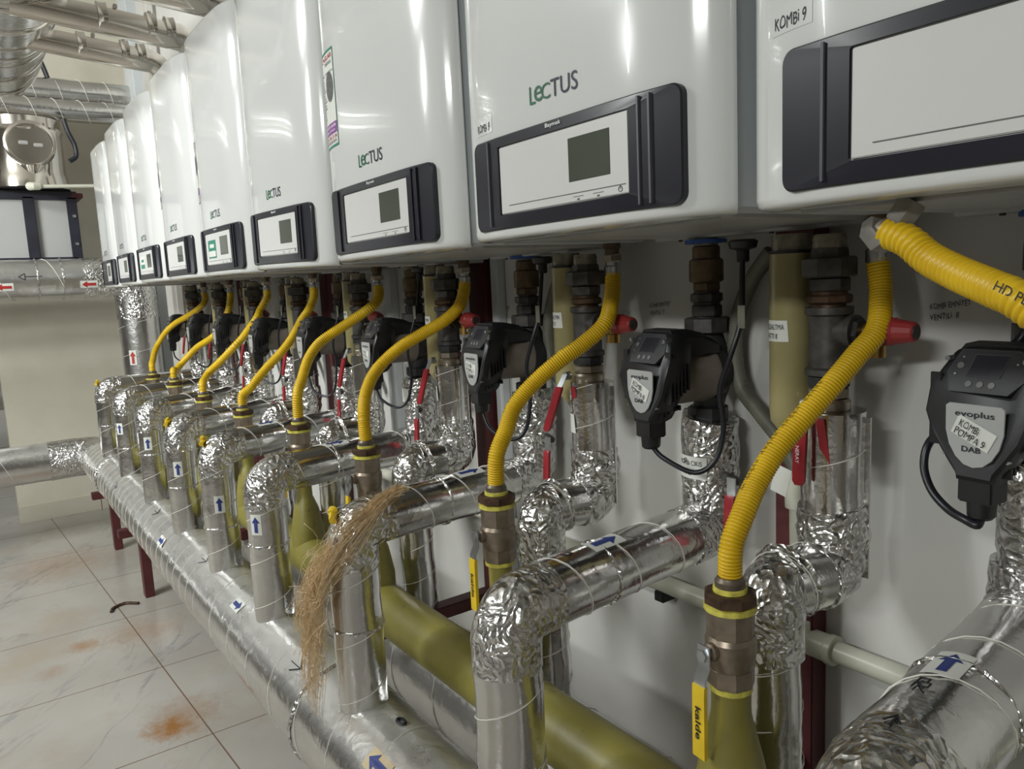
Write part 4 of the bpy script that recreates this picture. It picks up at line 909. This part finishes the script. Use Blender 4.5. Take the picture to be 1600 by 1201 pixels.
# ================================================================== pumps
PL = {9: 'black circulation pump at the right edge with a paper label reading Kombi Pompa 9', 8: 'black circulation pump right of centre, its tilted paper label reading Kombi Pompa 8',
      7: 'black circulation pump left of the long centre hose, in front of the red wall post', 6: 'black circulation pump crossed at its right by the third nearest yellow hose'}
for i in range(1, 10):
    loc, th = pump_root(i)
    T = Thing('circulation_pump', PL.get(i, 'black circulation pump with shield-shaped grey label, %s' % ORD[i]), 'pump', (0, 0, 0), 'black circulation pumps')
    half = [(0.0755, 0.022), (0.074, 0.034), (0.069, 0.043), (0.052, 0.052), (0.033, 0.0605), (0.004, 0.0595), (-0.023, 0.050), (-0.050, 0.032), (-0.064, 0.022), (-0.071, 0.0205)]
    def head_ring(s, y, slope=True):
        pts = []
        for (z, hx) in half + [(z, -hx) for z, hx in reversed(half)]:
            zz = z * s; yy = y + (max(0.0, zz - 0.012) * 0.42 if slope else 0)
            pts.append(Vector((hx * s * 0.96, yy, zz - 0.0)))
        return pts
    g = G().loft([head_ring(0.90, -0.125), head_ring(0.97, -0.1225), head_ring(1.0, -0.117), head_ring(1.0, -0.102), head_ring(0.92, -0.084), head_ring(0.80, -0.076)])
    hd_ = T.part('electronics_housing', g, 'black_plastic', smooth=35)
    # cap sloping back over the motor
    def cap_ring(y, w_, z0_, z1_): return [Vector((-w_, y, z0_)), Vector((w_, y, z0_)), Vector((w_, y, z0_ + (z1_ - z0_) * 0.7)), Vector((w_ * 0.75, y, z1_)), Vector((-w_ * 0.75, y, z1_)), Vector((-w_, y, z0_ + (z1_ - z0_) * 0.7))]
    T.part('motor_cap', G().loft([cap_ring(-0.094, 0.043, 0.03, 0.077), cap_ring(-0.07, 0.044, 0.034, 0.078), cap_ring(-0.04, 0.042, 0.036, 0.070), cap_ring(-0.008, 0.036, 0.034, 0.052)]), 'black_plastic', smooth=30)
    g = G()
    for k in range(6):
        yy = -0.114 + k * 0.0062; h = 0.050 - 0.004 * k
        for sx in (1, -1): g.box((sx * 0.051 - 0.0065, yy, -0.036 + k * 0.004), (sx * 0.051 + 0.0065, yy + 0.0026, h - 0.004), 0.0008)
        g.box((-0.03 , yy + 0.004, -0.064 + 0.004 * k), (0.03, yy + 0.007, -0.052))
    T.multi('cooling_fins', g, 'black_plastic', hd_)
    T.part('motor', G().lathe((0, 0, 0), [(-0.080, 0.047), (-0.026, 0.047), (-0.022, 0.049), (-0.014, 0.049)], 32, 'y'), 'motor', smooth=30, label='grey-brown motor barrel')
    g = G()
    for a in (45, 135, 225, 315): 
        a = math.radians(a); g.lathe((0.043 * math.cos(a), -0.014, 0.043 * math.sin(a)), [(-0.012, 0.004), (0.004, 0.004)], 8, 'y')
    T.multi('flange_bolt', g, 'steel')
    g = G().lathe((0, 0, 0), [(-0.016, 0.047), (-0.002, 0.049), (0.012, 0.045), (0.028, 0.03), (0.036, 0.012)], 30, 'y')
    g.tube([(0, 0, 0.095), (0, 0, 0.075), (0.004, 0.004, 0.045), (0.002, 0.006, 0.02)], 0.02, 22, rs=[0.0215, 0.0215, 0.025, 0.03])
    g.tube([(0, 0, -0.09), (0, 0, -0.075), (0.0, 0.004, -0.045), (0.002, 0.006, -0.02)], 0.02, 22, rs=[0.0225, 0.022, 0.027, 0.032])
    T.part('pump_casing', g, 'cast', smooth=40)
    # label
    lab = [(-0.031, 0.019), (-0.027, 0.022), (0.027, 0.022), (0.031, 0.019), (0.0305, -0.008), (0.0265, -0.024), (0.019, -0.037), (0.010, -0.045), (0.0, -0.0475), (-0.010, -0.045), (-0.019, -0.037), (-0.0265, -0.024), (-0.0305, -0.008)]
    # lift so that its centre sits on the measured point
    y1 = -0.1258
    lb = T.part('face_label', G().loft([[Vector((a, -0.1245, b_ - 0.006)) for a, b_ in lab], [Vector((a * 0.985, y1, b_ * 0.985 - 0.006)) for a, b_ in lab]]), 'pump_label', hd_, label='grey shield-shaped face label')
    text_fit(T, 'print', 'evoplus', 'ink', lb, (-0.020, y1 - 0.0002, 0.0005), (1, 0, 0), (0, 0, 1), 0.041, 0.0085, 0, 0.012)
    text_fit(T, 'print', 'DAB', 'ink', lb, (-0.012, y1 - 0.0002, -0.036), (1, 0, 0), (0, 0, 1), 0.020, 0.0062, 0, 0.02)
    if i >= 6:
        tl = 0.42 if i >= 8 else 0.15; ca, sa = math.cos(-tl), math.sin(-tl); u = Vector((ca, 0, sa)); v_ = Vector((-sa, 0, ca)); c = Vector((0.000, y1 - 0.0008, -0.015))
        nt = T.part('paper_note', G().add([c - u * 0.0215 - v_ * 0.0105, c + u * 0.0215 - v_ * 0.0115, c + u * 0.022 + v_ * 0.0105, c - u * 0.022 + v_ * 0.0115], [(0, 1, 2, 3)]), 'paper', lb, 0, label='white handwritten paper note')
        text_fit(T, 'handwriting', 'KOMBi', 'ink', nt, c - u * 0.017 + v_ * 0.0005 - Vector((0, 0.0006, 0)), u, v_, 0.022, 0.008, 0.06)
        text_fit(T, 'handwriting', 'POMPA %d' % i, 'ink', nt, c - u * 0.018 - v_ * 0.0095 - Vector((0, 0.0006, 0)), u, v_, 0.034, 0.008, 0.06)
    # sloping control field
    sn = Vector((0, -1, -0.42)).normalized(); sv = Vector((0, 0.42, 1)).normalized()
    def S(x_, t, e=0.0): 
        z = 0.012 + t; return Vector((x_, -0.1245 + t * 0.42 + 0.003, z)) + Vector((0, -1, 0.42)).normalized() * (0.0032 + e)
    def slab(pts, e0, e1): return G().loft([[S(a, b_, e0) for a, b_ in pts], [S(a, b_, e1) for a, b_ in pts]])
    fieldp = [(-0.030, 0.058), (-0.040, 0.034), (-0.033, 0.014), (0.028, 0.014), (0.042, 0.030), (0.036, 0.052), (0.030, 0.058)]
    fd = T.part('control_field', slab(fieldp, -0.004, 0.0004), 'grey_dust_plastic', hd_)
    dsp = T.part('display', slab([(-0.019, 0.030), (0.016, 0.030), (0.021, 0.053), (-0.014, 0.053)], -0.002, 0.0009), 'bezel', hd_)
    g = G()
    for a, b_ in (((-0.019, 0.030), (0.016, 0.030)), ((0.016, 0.030), (0.021, 0.053)), ((0.021, 0.053), (-0.014, 0.053)), ((-0.014, 0.053), (-0.019, 0.030))): g.tube([S(*a, 0.001), S(*b_, 0.001)], 0.0003, 4)
    q = fieldp + [fieldp[0]]
    for a, b_ in zip(q, q[1:]): g.tube([S(*a, 0.0006), S(*b_, 0.0006)], 0.0003, 4)
    T.part('outline', g, 'bezel_rib', hd_)
    g = G()
    for a in (-0.014, -0.002, 0.010): g.lathe(S(a, 0.0225), [(-0.001, 0.0038), (0.0012, 0.0034)], 14, d=(0, -1, 0.42))
    g.lathe(S(-0.0275, 0.041), [(-0.001, 0.0040), (0.0012, 0.0036)], 14, d=(0, -1, 0.42))
    T.multi('button', g, 'motor' if i < 7 else 'pump_btn', hd_)
    g = G()
    for a, b_ in ((-0.0265, 0.050), (-0.031, 0.032), (0.030, 0.045)): g.lathe(S(a, b_), [(-0.001, 0.0013), (0.0012, 0.0012)], 8, d=(0, -1, 0.42))
    g.lathe((-0.040, -0.1, 0.062), [(0, 0.0028), (-0.012, 0.0028)], 10, 'y').lathe((0.040, -0.1, 0.062), [(0, 0.0028), (-0.012, 0.0028)], 10, 'y').lathe((-0.033, -0.11, -0.042), [(0, 0.0022), (-0.013, 0.0022)], 10, 'y').lathe((0.033, -0.11, -0.042), [(0, 0.0022), (-0.013, 0.0022)], 10, 'y')
    T.multi('screw', g, 'steel', hd_)
    T.part('plug', G().box((-0.0185, -0.122, -0.094), (0.0185, -0.094, -0.064), 0.002).box((-0.024, -0.112, -0.084), (-0.017, -0.1, -0.070), 0.001).lathe((0, -0.108, -0.092), [(0, 0.0145), (-0.018, 0.0135), (-0.021, 0.011)], 12), 'black_plastic', smooth=30)
    for me in {o.data for o in T.e.children_recursive}:
        for v in me.vertices:
            if v.co.y < -0.01: v.co.y = -0.01 + (v.co.y + 0.01) * 1.19
    T.e.location = loc + OFF; T.e.rotation_euler = (0, 0, th)

# cables
C8 = [[-0.857,0.88,-0.28],[-0.839,0.89,-0.295],[-0.797,0.91,-0.315],[-0.772,0.93,-0.294],[-0.764,0.94,-0.245],[-0.766,0.935,-0.184],[-0.747,0.935,-0.134],[-0.737,0.95,-0.076],[-0.75,0.97,-0.01],[-0.756,0.98,0.04]]
C9 = [[-0.357,0.87,-0.281],[-0.365,0.87,-0.288],[-0.378,0.87,-0.285],[-0.401,0.88,-0.28],[-0.424,0.89,-0.265],[-0.438,0.9,-0.242],[-0.439,0.91,-0.217],[-0.431,0.93,-0.2],[-0.401,0.95,-0.176],[-0.379,0.96,-0.138],[-0.379,0.97,-0.106],[-0.369,0.98,-0.088],[-0.346,0.98,-0.03]]
def cable(i, pts, r=0.0042, plug=True):
    T = Thing('power_cord', 'black pump power cord looping below and up behind the pump, %s' % ORD[i], 'cable', pts[0], 'black looping power cords')
    T.part('cord', G().tube(smooth_path(pts, 6), r if i >= 7 else r * 0.85, 10), 'cable', smooth=80)
    if plug:
        p = Vector(pts[-1])
        T.part('plug', G().lathe(p, [(-0.030, 0.008), (-0.028, 0.0095), (-0.012, 0.0095), (-0.009, 0.02), (0.001, 0.0225), (0.004, 0.018)], 18), 'black_plastic')
        T.part('tag', G().box((pts[-3][0] - 0.001, pts[-3][1] - 0.007, pts[-3][2] - 0.012), (pts[-3][0] + 0.012, pts[-3][1] - 0.0062, pts[-3][2] + 0.022)), 'drain')
for i in range(1, 9):
    dp = Vector(PUMPL[i]) - Vector(PUMPL[8])
    pts = []
    for k, p in enumerate(C8):
        t = min(1.0, k / 4); q = Vector(p) + dp * 1.0
        if k > 5: q.z = p[2]
        pts.append(q)
    if i < 8:
        for k in (1, 2, 3): pts[k].z -= 0.012 + 0.008 * (i % 3)
    loc, _ = pump_root(i); st = loc + Vector((-0.011, -0.127, -0.108)); pts[0] = st; pts[1] = Vector((pts[1].x, (st.y + pts[1].y) / 2, min(pts[1].z, st.z - 0.008)))
    cable(i, pts)
loc, th = pump_root(9); C9[0] = tuple(loc + Vector((-0.011, -0.127, -0.108)))
cable(9, C9, 0.0048, False)

# ================================================================== condensate traps and drain hoses
for i in range(1, 9):
    x = RETX[i] - 0.072; y = 0.965; r = 0.0295
    T = Thing('condensate_trap', ('tall yellowed condensate trap, nearest one, left of the nearest iron tee' if i == 8 else 'yellowed plastic condensate trap cylinder beside the return fitting, %s' % ORD[i]), 'condensate trap', (x, y, -0.24), 'yellowed condensate traps')
    b = (x, y, 0)
    bd = T.part('body', G().lathe(b, [(0.018, r), (-0.205, r), (-0.222, r * 0.95), (-0.238, r * 0.55), (-0.245, 0.013)], 30), 'trap', smooth=40)
    T.part('collar', G().lathe(b, [(0.0185, r * 1.04), (0.0225, r * 1.04)], 30), 'cast', label='thin black sealing collar')
    T.part('neck', G().lathe(b, [(0.0225, r * 0.9), (0.045, r * 0.9)], 28), 'clear')
    if i >= 5:
        zz = {8: -0.090, 7: -0.082, 6: -0.095, 5: -0.085}[i]; o = Vector((-0.25, -1, 0)); tl = 0.012 if i == 8 else 0.0
        st = T.part('paper_label', G().wrap((x, y, zz), (0, 0, 1), o, r, [(-0.015, -0.022, 0.022), (0.015, -0.024, 0.020)]), 'paper', bd)
        on = o.normalized(); sd_ = Vector((0, 0, 1)).cross(on)
        for k, t in enumerate(('BOSALTMA', 'HATTI %d' % i)):
            q = text_geo(t, 1, (0, 0, 0), (1, 0, 0), (0, 1, 0)); mx = max(p.x for p in q.v); my = max(p.y for p in q.v); out = []
            for p in q.v:
                u = -0.018 + p.x / mx * (0.034 if k == 0 else 0.024); an = u / r; out.append(Vector((x, y, zz + (0.002 if k == 0 else -0.011) + p.y / my * 0.0075)) + (on * math.cos(an) + sd_ * math.sin(an)) * (r + 0.0013))
            q.v = out; T.part('handwriting', q, 'ink', st, 0)
DR = [[-0.744,1.025,0.025],[-0.786,1.025,-0.026],[-0.815,1.025,-0.104],[-0.806,1.025,-0.188],[-0.769,1.025,-0.232],[-0.727,1.025,-0.274],[-0.698,1.025,-0.319]]
for i in range(1, 9):
    dx = (RETX[i] + 0.59)
    pts = [Vector((p[0] + dx, 1.035, p[2])) for p in DR]
    T = Thing('drain_hose', 'grey corrugated drain hose curving against the wall behind the pump, %s' % ORD[i], 'drain hose', pts[0], 'grey corrugated drain hoses')
    rp = resample(smooth_path(pts, 8), 0.0025 if i > 6 else 0.006)
    T.part('hose', G().tube(rp, 0.0125, 14, rs=[0.0132 if k % 2 else 0.0118 for k in range(len(rp))]), 'drain', smooth=70)

# white pvc drain line
T = Thing('drain_pipe', 'white plastic drain pipe running along the wall, with a short riser taking the grey hose', 'plastic pipe', (-1.5, 1.035, -0.61))
T.part('pipe', G().tube([(-4.0, 1.035, -0.592), (-2, 1.035, -0.592), (0.8, 1.035, -0.592)], 0.0165, 24), 'pvc', smooth=60)
T.part('riser', G().tube([(-0.690, 1.03, -0.60), (-0.695, 1.03, -0.34)], 0.0125, 20), 'pvc')
T.part('socket', G().lathe((-0.696, 1.03, 0), [(-0.375, 0.0175), (-0.318, 0.0185)], 22), 'pvc')
T.part('tee', G().lathe((-0.672, 1.035, -0.592), [(-0.045, 0.0215), (-0.040, 0.0235), (-0.030, 0.0215), (0.030, 0.0215), (0.032, 0.0235), (0.042, 0.0235)], 26, 'x').lathe((-0.690, 1.032, -0.6), [(0, 0.02), (0.042, 0.02), (0.044, 0.018)], 22), 'pvc', smooth=30)
g = G()
for x in (-0.985, -2.02, -1.5): g.box((x - 0.02, 1.025, -0.628), (x + 0.004, 1.068, -0.608), 0.002)
T.multi('clip', g, 'cast')

# ================================================================== red steel frame
for k, (x, nm) in enumerate(((-0.701, 'dark red steel post behind the nearest tall yellowed trap'), (-1.588, 'dark red painted steel post on the wall behind the centre pump'),
                             (-2.56, 'dark red steel post on the wall behind the fifth nearest fittings'), (-3.55, 'dark red steel post on the wall near the seventh nearest pump'), (-4.58, 'dark red steel post at the far left end of the pump row'))):
    T = Thing('steel_post', nm, 'steel post', (x, 1.05, -1.38), 'dark red steel posts against the wall')
    T.part('post', G().box((x - 0.034, 1.03, -1.38), (x + 0.034, 1.069, 1.1), 0.002), 'red_oxide')
    T.part('bracket', G().box((x - 0.02, 0.67, -0.818), (x + 0.02, 1.03, -0.786), 0.002), 'red_oxide')
for k, x in enumerate((-3.80, -4.66)):
    T = Thing('pipe_stand', ('dark red steel stand under the front header, nearer one on tiled floor' if k == 0 else 'dark red steel stand under the header, farther one near the far wall'), 'pipe stand', (x, 0.75, -1.38), 'dark red pipe stands')
    for y in (0.56, 1.0): T.part('leg', G().box((x - 0.03, y - 0.02, -1.38), (x + 0.03, y + 0.02, -1.079), 0.002), 'red_oxide')
    T.part('crossbar', G().box((x - 0.025, 0.46, -1.079), (x + 0.025, 1.03, -1.042), 0.002), 'red_oxide')
    T.part('saddle', G().box((x - 0.02, 0.52, -1.0425), (x + 0.02, 0.57, -0.988), 0.002), 'red_oxide')
x = -1.26
T = Thing('pipe_stand', 'dark red steel stand glimpsed between the two silver headers near the bottom', 'pipe stand', (x, 0.75, -1.38), 'dark red pipe stands')
T.part('leg', G().box((x - 0.025, 0.70, -1.38), (x + 0.025, 0.75, -1.079), 0.002), 'red_oxide'); T.part('crossbar', G().box((x - 0.025, 0.60, -1.079), (x + 0.025, 1.03, -1.042), 0.002), 'red_oxide')
for x, nm in ((-2.625, 'white cable trunking between the fifth and sixth nearest pumps'), (-2.105, 'white cable trunking between the fourth and fifth nearest pumps'), (-1.530, 'narrow white cable trunking right of the centre red post')):
    w_ = 0.03 if x < -2 else 0.014
    T = Thing('cable_trunking', nm, 'cable trunking', (x, 1.06, -1.3), 'white cable trunking strips')
    T.part('channel', G().box((x - w_, 1.045, -1.3), (x + w_, 1.0695, 0.5), 0.002), 'enamel_side')

# ================================================================== far end: flues, ducts, chimney
T = Thing('flue_collector', 'fat foil-wrapped flue collector overhead at the top left corner', 'duct', (-3, 0.24, 0.86))
T.part('foil_jacket', G().tube(wiggle((-3.98, 0.215, 1.045), (1.2, 0.215, 1.045), 0.08, 0.003), 0.185, 60, jit=0.004, flute=0.006), 'foil', smooth=60)
g = G(); helix(g, (-3.95, 0.215, 1.045), (0, 0.215, 1.045), 0.188, 0.22, 0, 0.0022, 36); helix(g, (-3.95, 0.215, 1.045), (0, 0.215, 1.045), 0.188, 0.31, 2, 0.0018, 36); T.part('binding_wire', g, 'stainless')
for k, (x, zz, nm) in enumerate(((-3.22, 0.885, 'lower stainless flue pipe leaving a far boiler at the top left'), (-2.76, 0.845, 'upper stainless flue pipe with clamp collars at the top left'), (-2.36, 0.83, 'stainless flue elbow just visible at the top edge above the boilers'))):
    T = Thing('flue_pipe', nm, 'flue pipe', (x, 0.70, 0.73), 'stainless boiler flues')
    e = Vector((x, 0.665, zz)); 
    pts = corner([(x - 0.01, 0.765, 0.715), (x - 0.01, 0.765, zz - 0.075), (x, 0.70, zz - 0.008), (x, 0.22, zz + 0.035)], 0.012, 1)
    fp_ = T.part('pipe', G().tube(pts, 0.041, 26), 'stainless', smooth=30)
    g = G()
    for y in (0.655, 0.60, 0.46): g.lathe((x, y, zz + 0.004 + (0.67 - y) * 0.08), [(-0.014, 0.0415), (-0.013, 0.0465), (-0.005, 0.0445), (0.005, 0.0445), (0.013, 0.0465), (0.014, 0.0415)], 26, 'y')
    T.multi('clamp', g, 'stainless', smooth=30)
    T.multi('clamp_bolt', G().box((x - 0.012, 0.594, zz + 0.044), (x + 0.012, 0.606, zz + 0.060), 0.002).box((x - 0.012, 0.496, zz + 0.052), (x + 0.012, 0.508, zz + 0.066), 0.002), 'stainless')
for k, (zz, r, xx, nm) in enumerate(((1.195, 0.072, -5.22, 'upper of two foil ducts crossing below the top left collector'), (1.075, 0.060, -5.14, 'lower of two foil ducts crossing above the stainless chimney'))):
    T = Thing('foil_duct', nm, 'duct', (xx, 0.4, zz - r), 'pair of foil ducts at the far end')
    T.part('foil_jacket', G().tube(wiggle((xx, -3.2, zz), (xx, 1.07, zz), 0.08, 0.002), r, 48, jit=0.002, flute=0.01), 'foil', smooth=60)
    g = G(); helix(g, (xx, -2, zz), (xx, 1.0, zz), r * 1.01, 0.13, k, 0.0014); T.part('binding_string', g, 'string')

T = Thing('chimney_tee', 'stainless chimney section with round inspection cap at the left edge', 'chimney', (-5.22, 0.42, 0.63))
T.part('barrel', G().lathe((-5.22, 0.40, 0), [(0.635, 0.205), (0.70, 0.198), (0.72, 0.19), (0.93, 0.19), (0.95, 0.20), (0.965, 0.19), (1.015, 0.19)], 44), 'stainless', smooth=30)
cp = T.part('inspection_cap', G().lathe((-5.04, 0.415, 0.862), [(0, 0.125), (0.014, 0.125), (0.018, 0.118), (0.02, 0.108), (0.014, 0.104), (0.014, 0.002)], 40, d=(1, 0, 0)), 'stainless', smooth=30)
T.multi('grip', G().box((-5.026, 0.36, 0.855), (-5.016, 0.405, 0.875), 0.003).box((-5.026, 0.43, 0.845), (-5.016, 0.475, 0.865), 0.003), 'zinc', cp)
T.part('spout', G().lathe((-5.05, 0.415, 0.745), [(0, 0.06), (-0.05, 0.02), (-0.07, 0.018)], 20), 'stainless')
T = Thing('drain_pipe', 'thin white pipe with elbow in front of the chimney base at the far left', 'plastic pipe', (-5.0, 0.42, 0.62))
T.part('pipe', G().tube([(-4.99, 0.405, 0.628), (-4.99, 0.70, 0.640), (-4.99, 0.9, 0.645)], 0.010, 14), 'pvc')
T.part('elbow', G().tube([(-5.0, 0.395, 0.628), (-4.985, 0.385, 0.628), (-4.975, 0.40, 0.628), (-4.985, 0.43, 0.629)], 0.019, 14), 'pvc')
T = Thing('cable', 'black cable ending in a hook below the foil ducts at the far left', 'cable', (-5.0, 0.6, 0.9))
T.part('cord', G().tube(smooth_path([(-5.0, 0.585, 1.0), (-5.0, 0.60, 0.93), (-5.0, 0.625, 0.86), (-5.0, 0.625, 0.80), (-5.0, 0.59, 0.772)], 6), 0.013, 10), 'cable')
T.part('cord', G().tube([(-5.2, 0.50, 1.45), (-5.2, 0.545, 1.30), (-5.2, 0.56, 1.24)], 0.013, 10), 'cable')
T = Thing('steel_rack', 'dark navy steel frame carrying the chimney at the far left', 'steel frame', (-5.45, 0.4, 0.22))
fr = []
X0, X1 = -5.50, -5.20
g = G()
T.part('top_rail', G().box((X0, -0.4, 0.585), (X1, 0.63, 0.632), 0.004), 'navy_steel')
T.part('bottom_rail', G().box((X1 - 0.04, -0.4, 0.238), (X1, 0.60, 0.256), 0.003), 'navy_steel')
for y0, y1 in ((0.573, 0.625), (0.355, 0.412), (0.10, 0.16)):
    T.part('post', G().box((X1 - 0.04, y0, 0.245), (X1, y1, 0.60), 0.003), 'navy_steel')
T.multi('bolt', G().lathe((X1, 0.605, 0.49), [(0, 0.012), (0.01, 0.008)], 10, 'x').lathe((X1, 0.603, 0.33), [(0, 0.012), (0.01, 0.008)], 10, 'x'), 'steel')
for y0, y1 in ((0.412, 0.573), (0.16, 0.355), (-0.3, 0.10)): T.part('back_panel', G().box((X1 - 0.036, y0 - 0.004, 0.25), (X1 - 0.030, y1 + 0.004, 0.59)), 'board')
T.part('bracket_arm', G().box((-5.65, 0.60, 0.595), (X1 + 0.01, 0.66, 0.622), 0.003), 'red_oxide')
for k, (z, nm) in enumerate(((-0.35, 'upper foil pipe glimpsed in the gap at the left edge'), (-0.62, 'lower foil pipe glimpsed in the gap at the left edge'))):
    T = Thing('foil_pipe', nm, 'insulated pipe', (-6.3, 0, z - 0.1), 'foil pipes in the left gap')
    T.part('foil_jacket', G().tube(wiggle((-6.3, -2.2, z), (-6.3, 0.6, z), 0.08, 0.002), 0.10, 24, jit=0.01), 'foil_dull', smooth=60)
T = Thing('sealant_offcut', 'short brown strip of sealant lying on the floor tiles beside the stand', 'debris', (-3.75, 0.40, -1.38))
T.part('strip', G().tube(smooth_path([(-3.72, 0.50, -1.374), (-3.76, 0.45, -1.373), (-3.74, 0.40, -1.374), (-3.70, 0.385, -1.374)], 5), 0.007, 8), 'rusty')
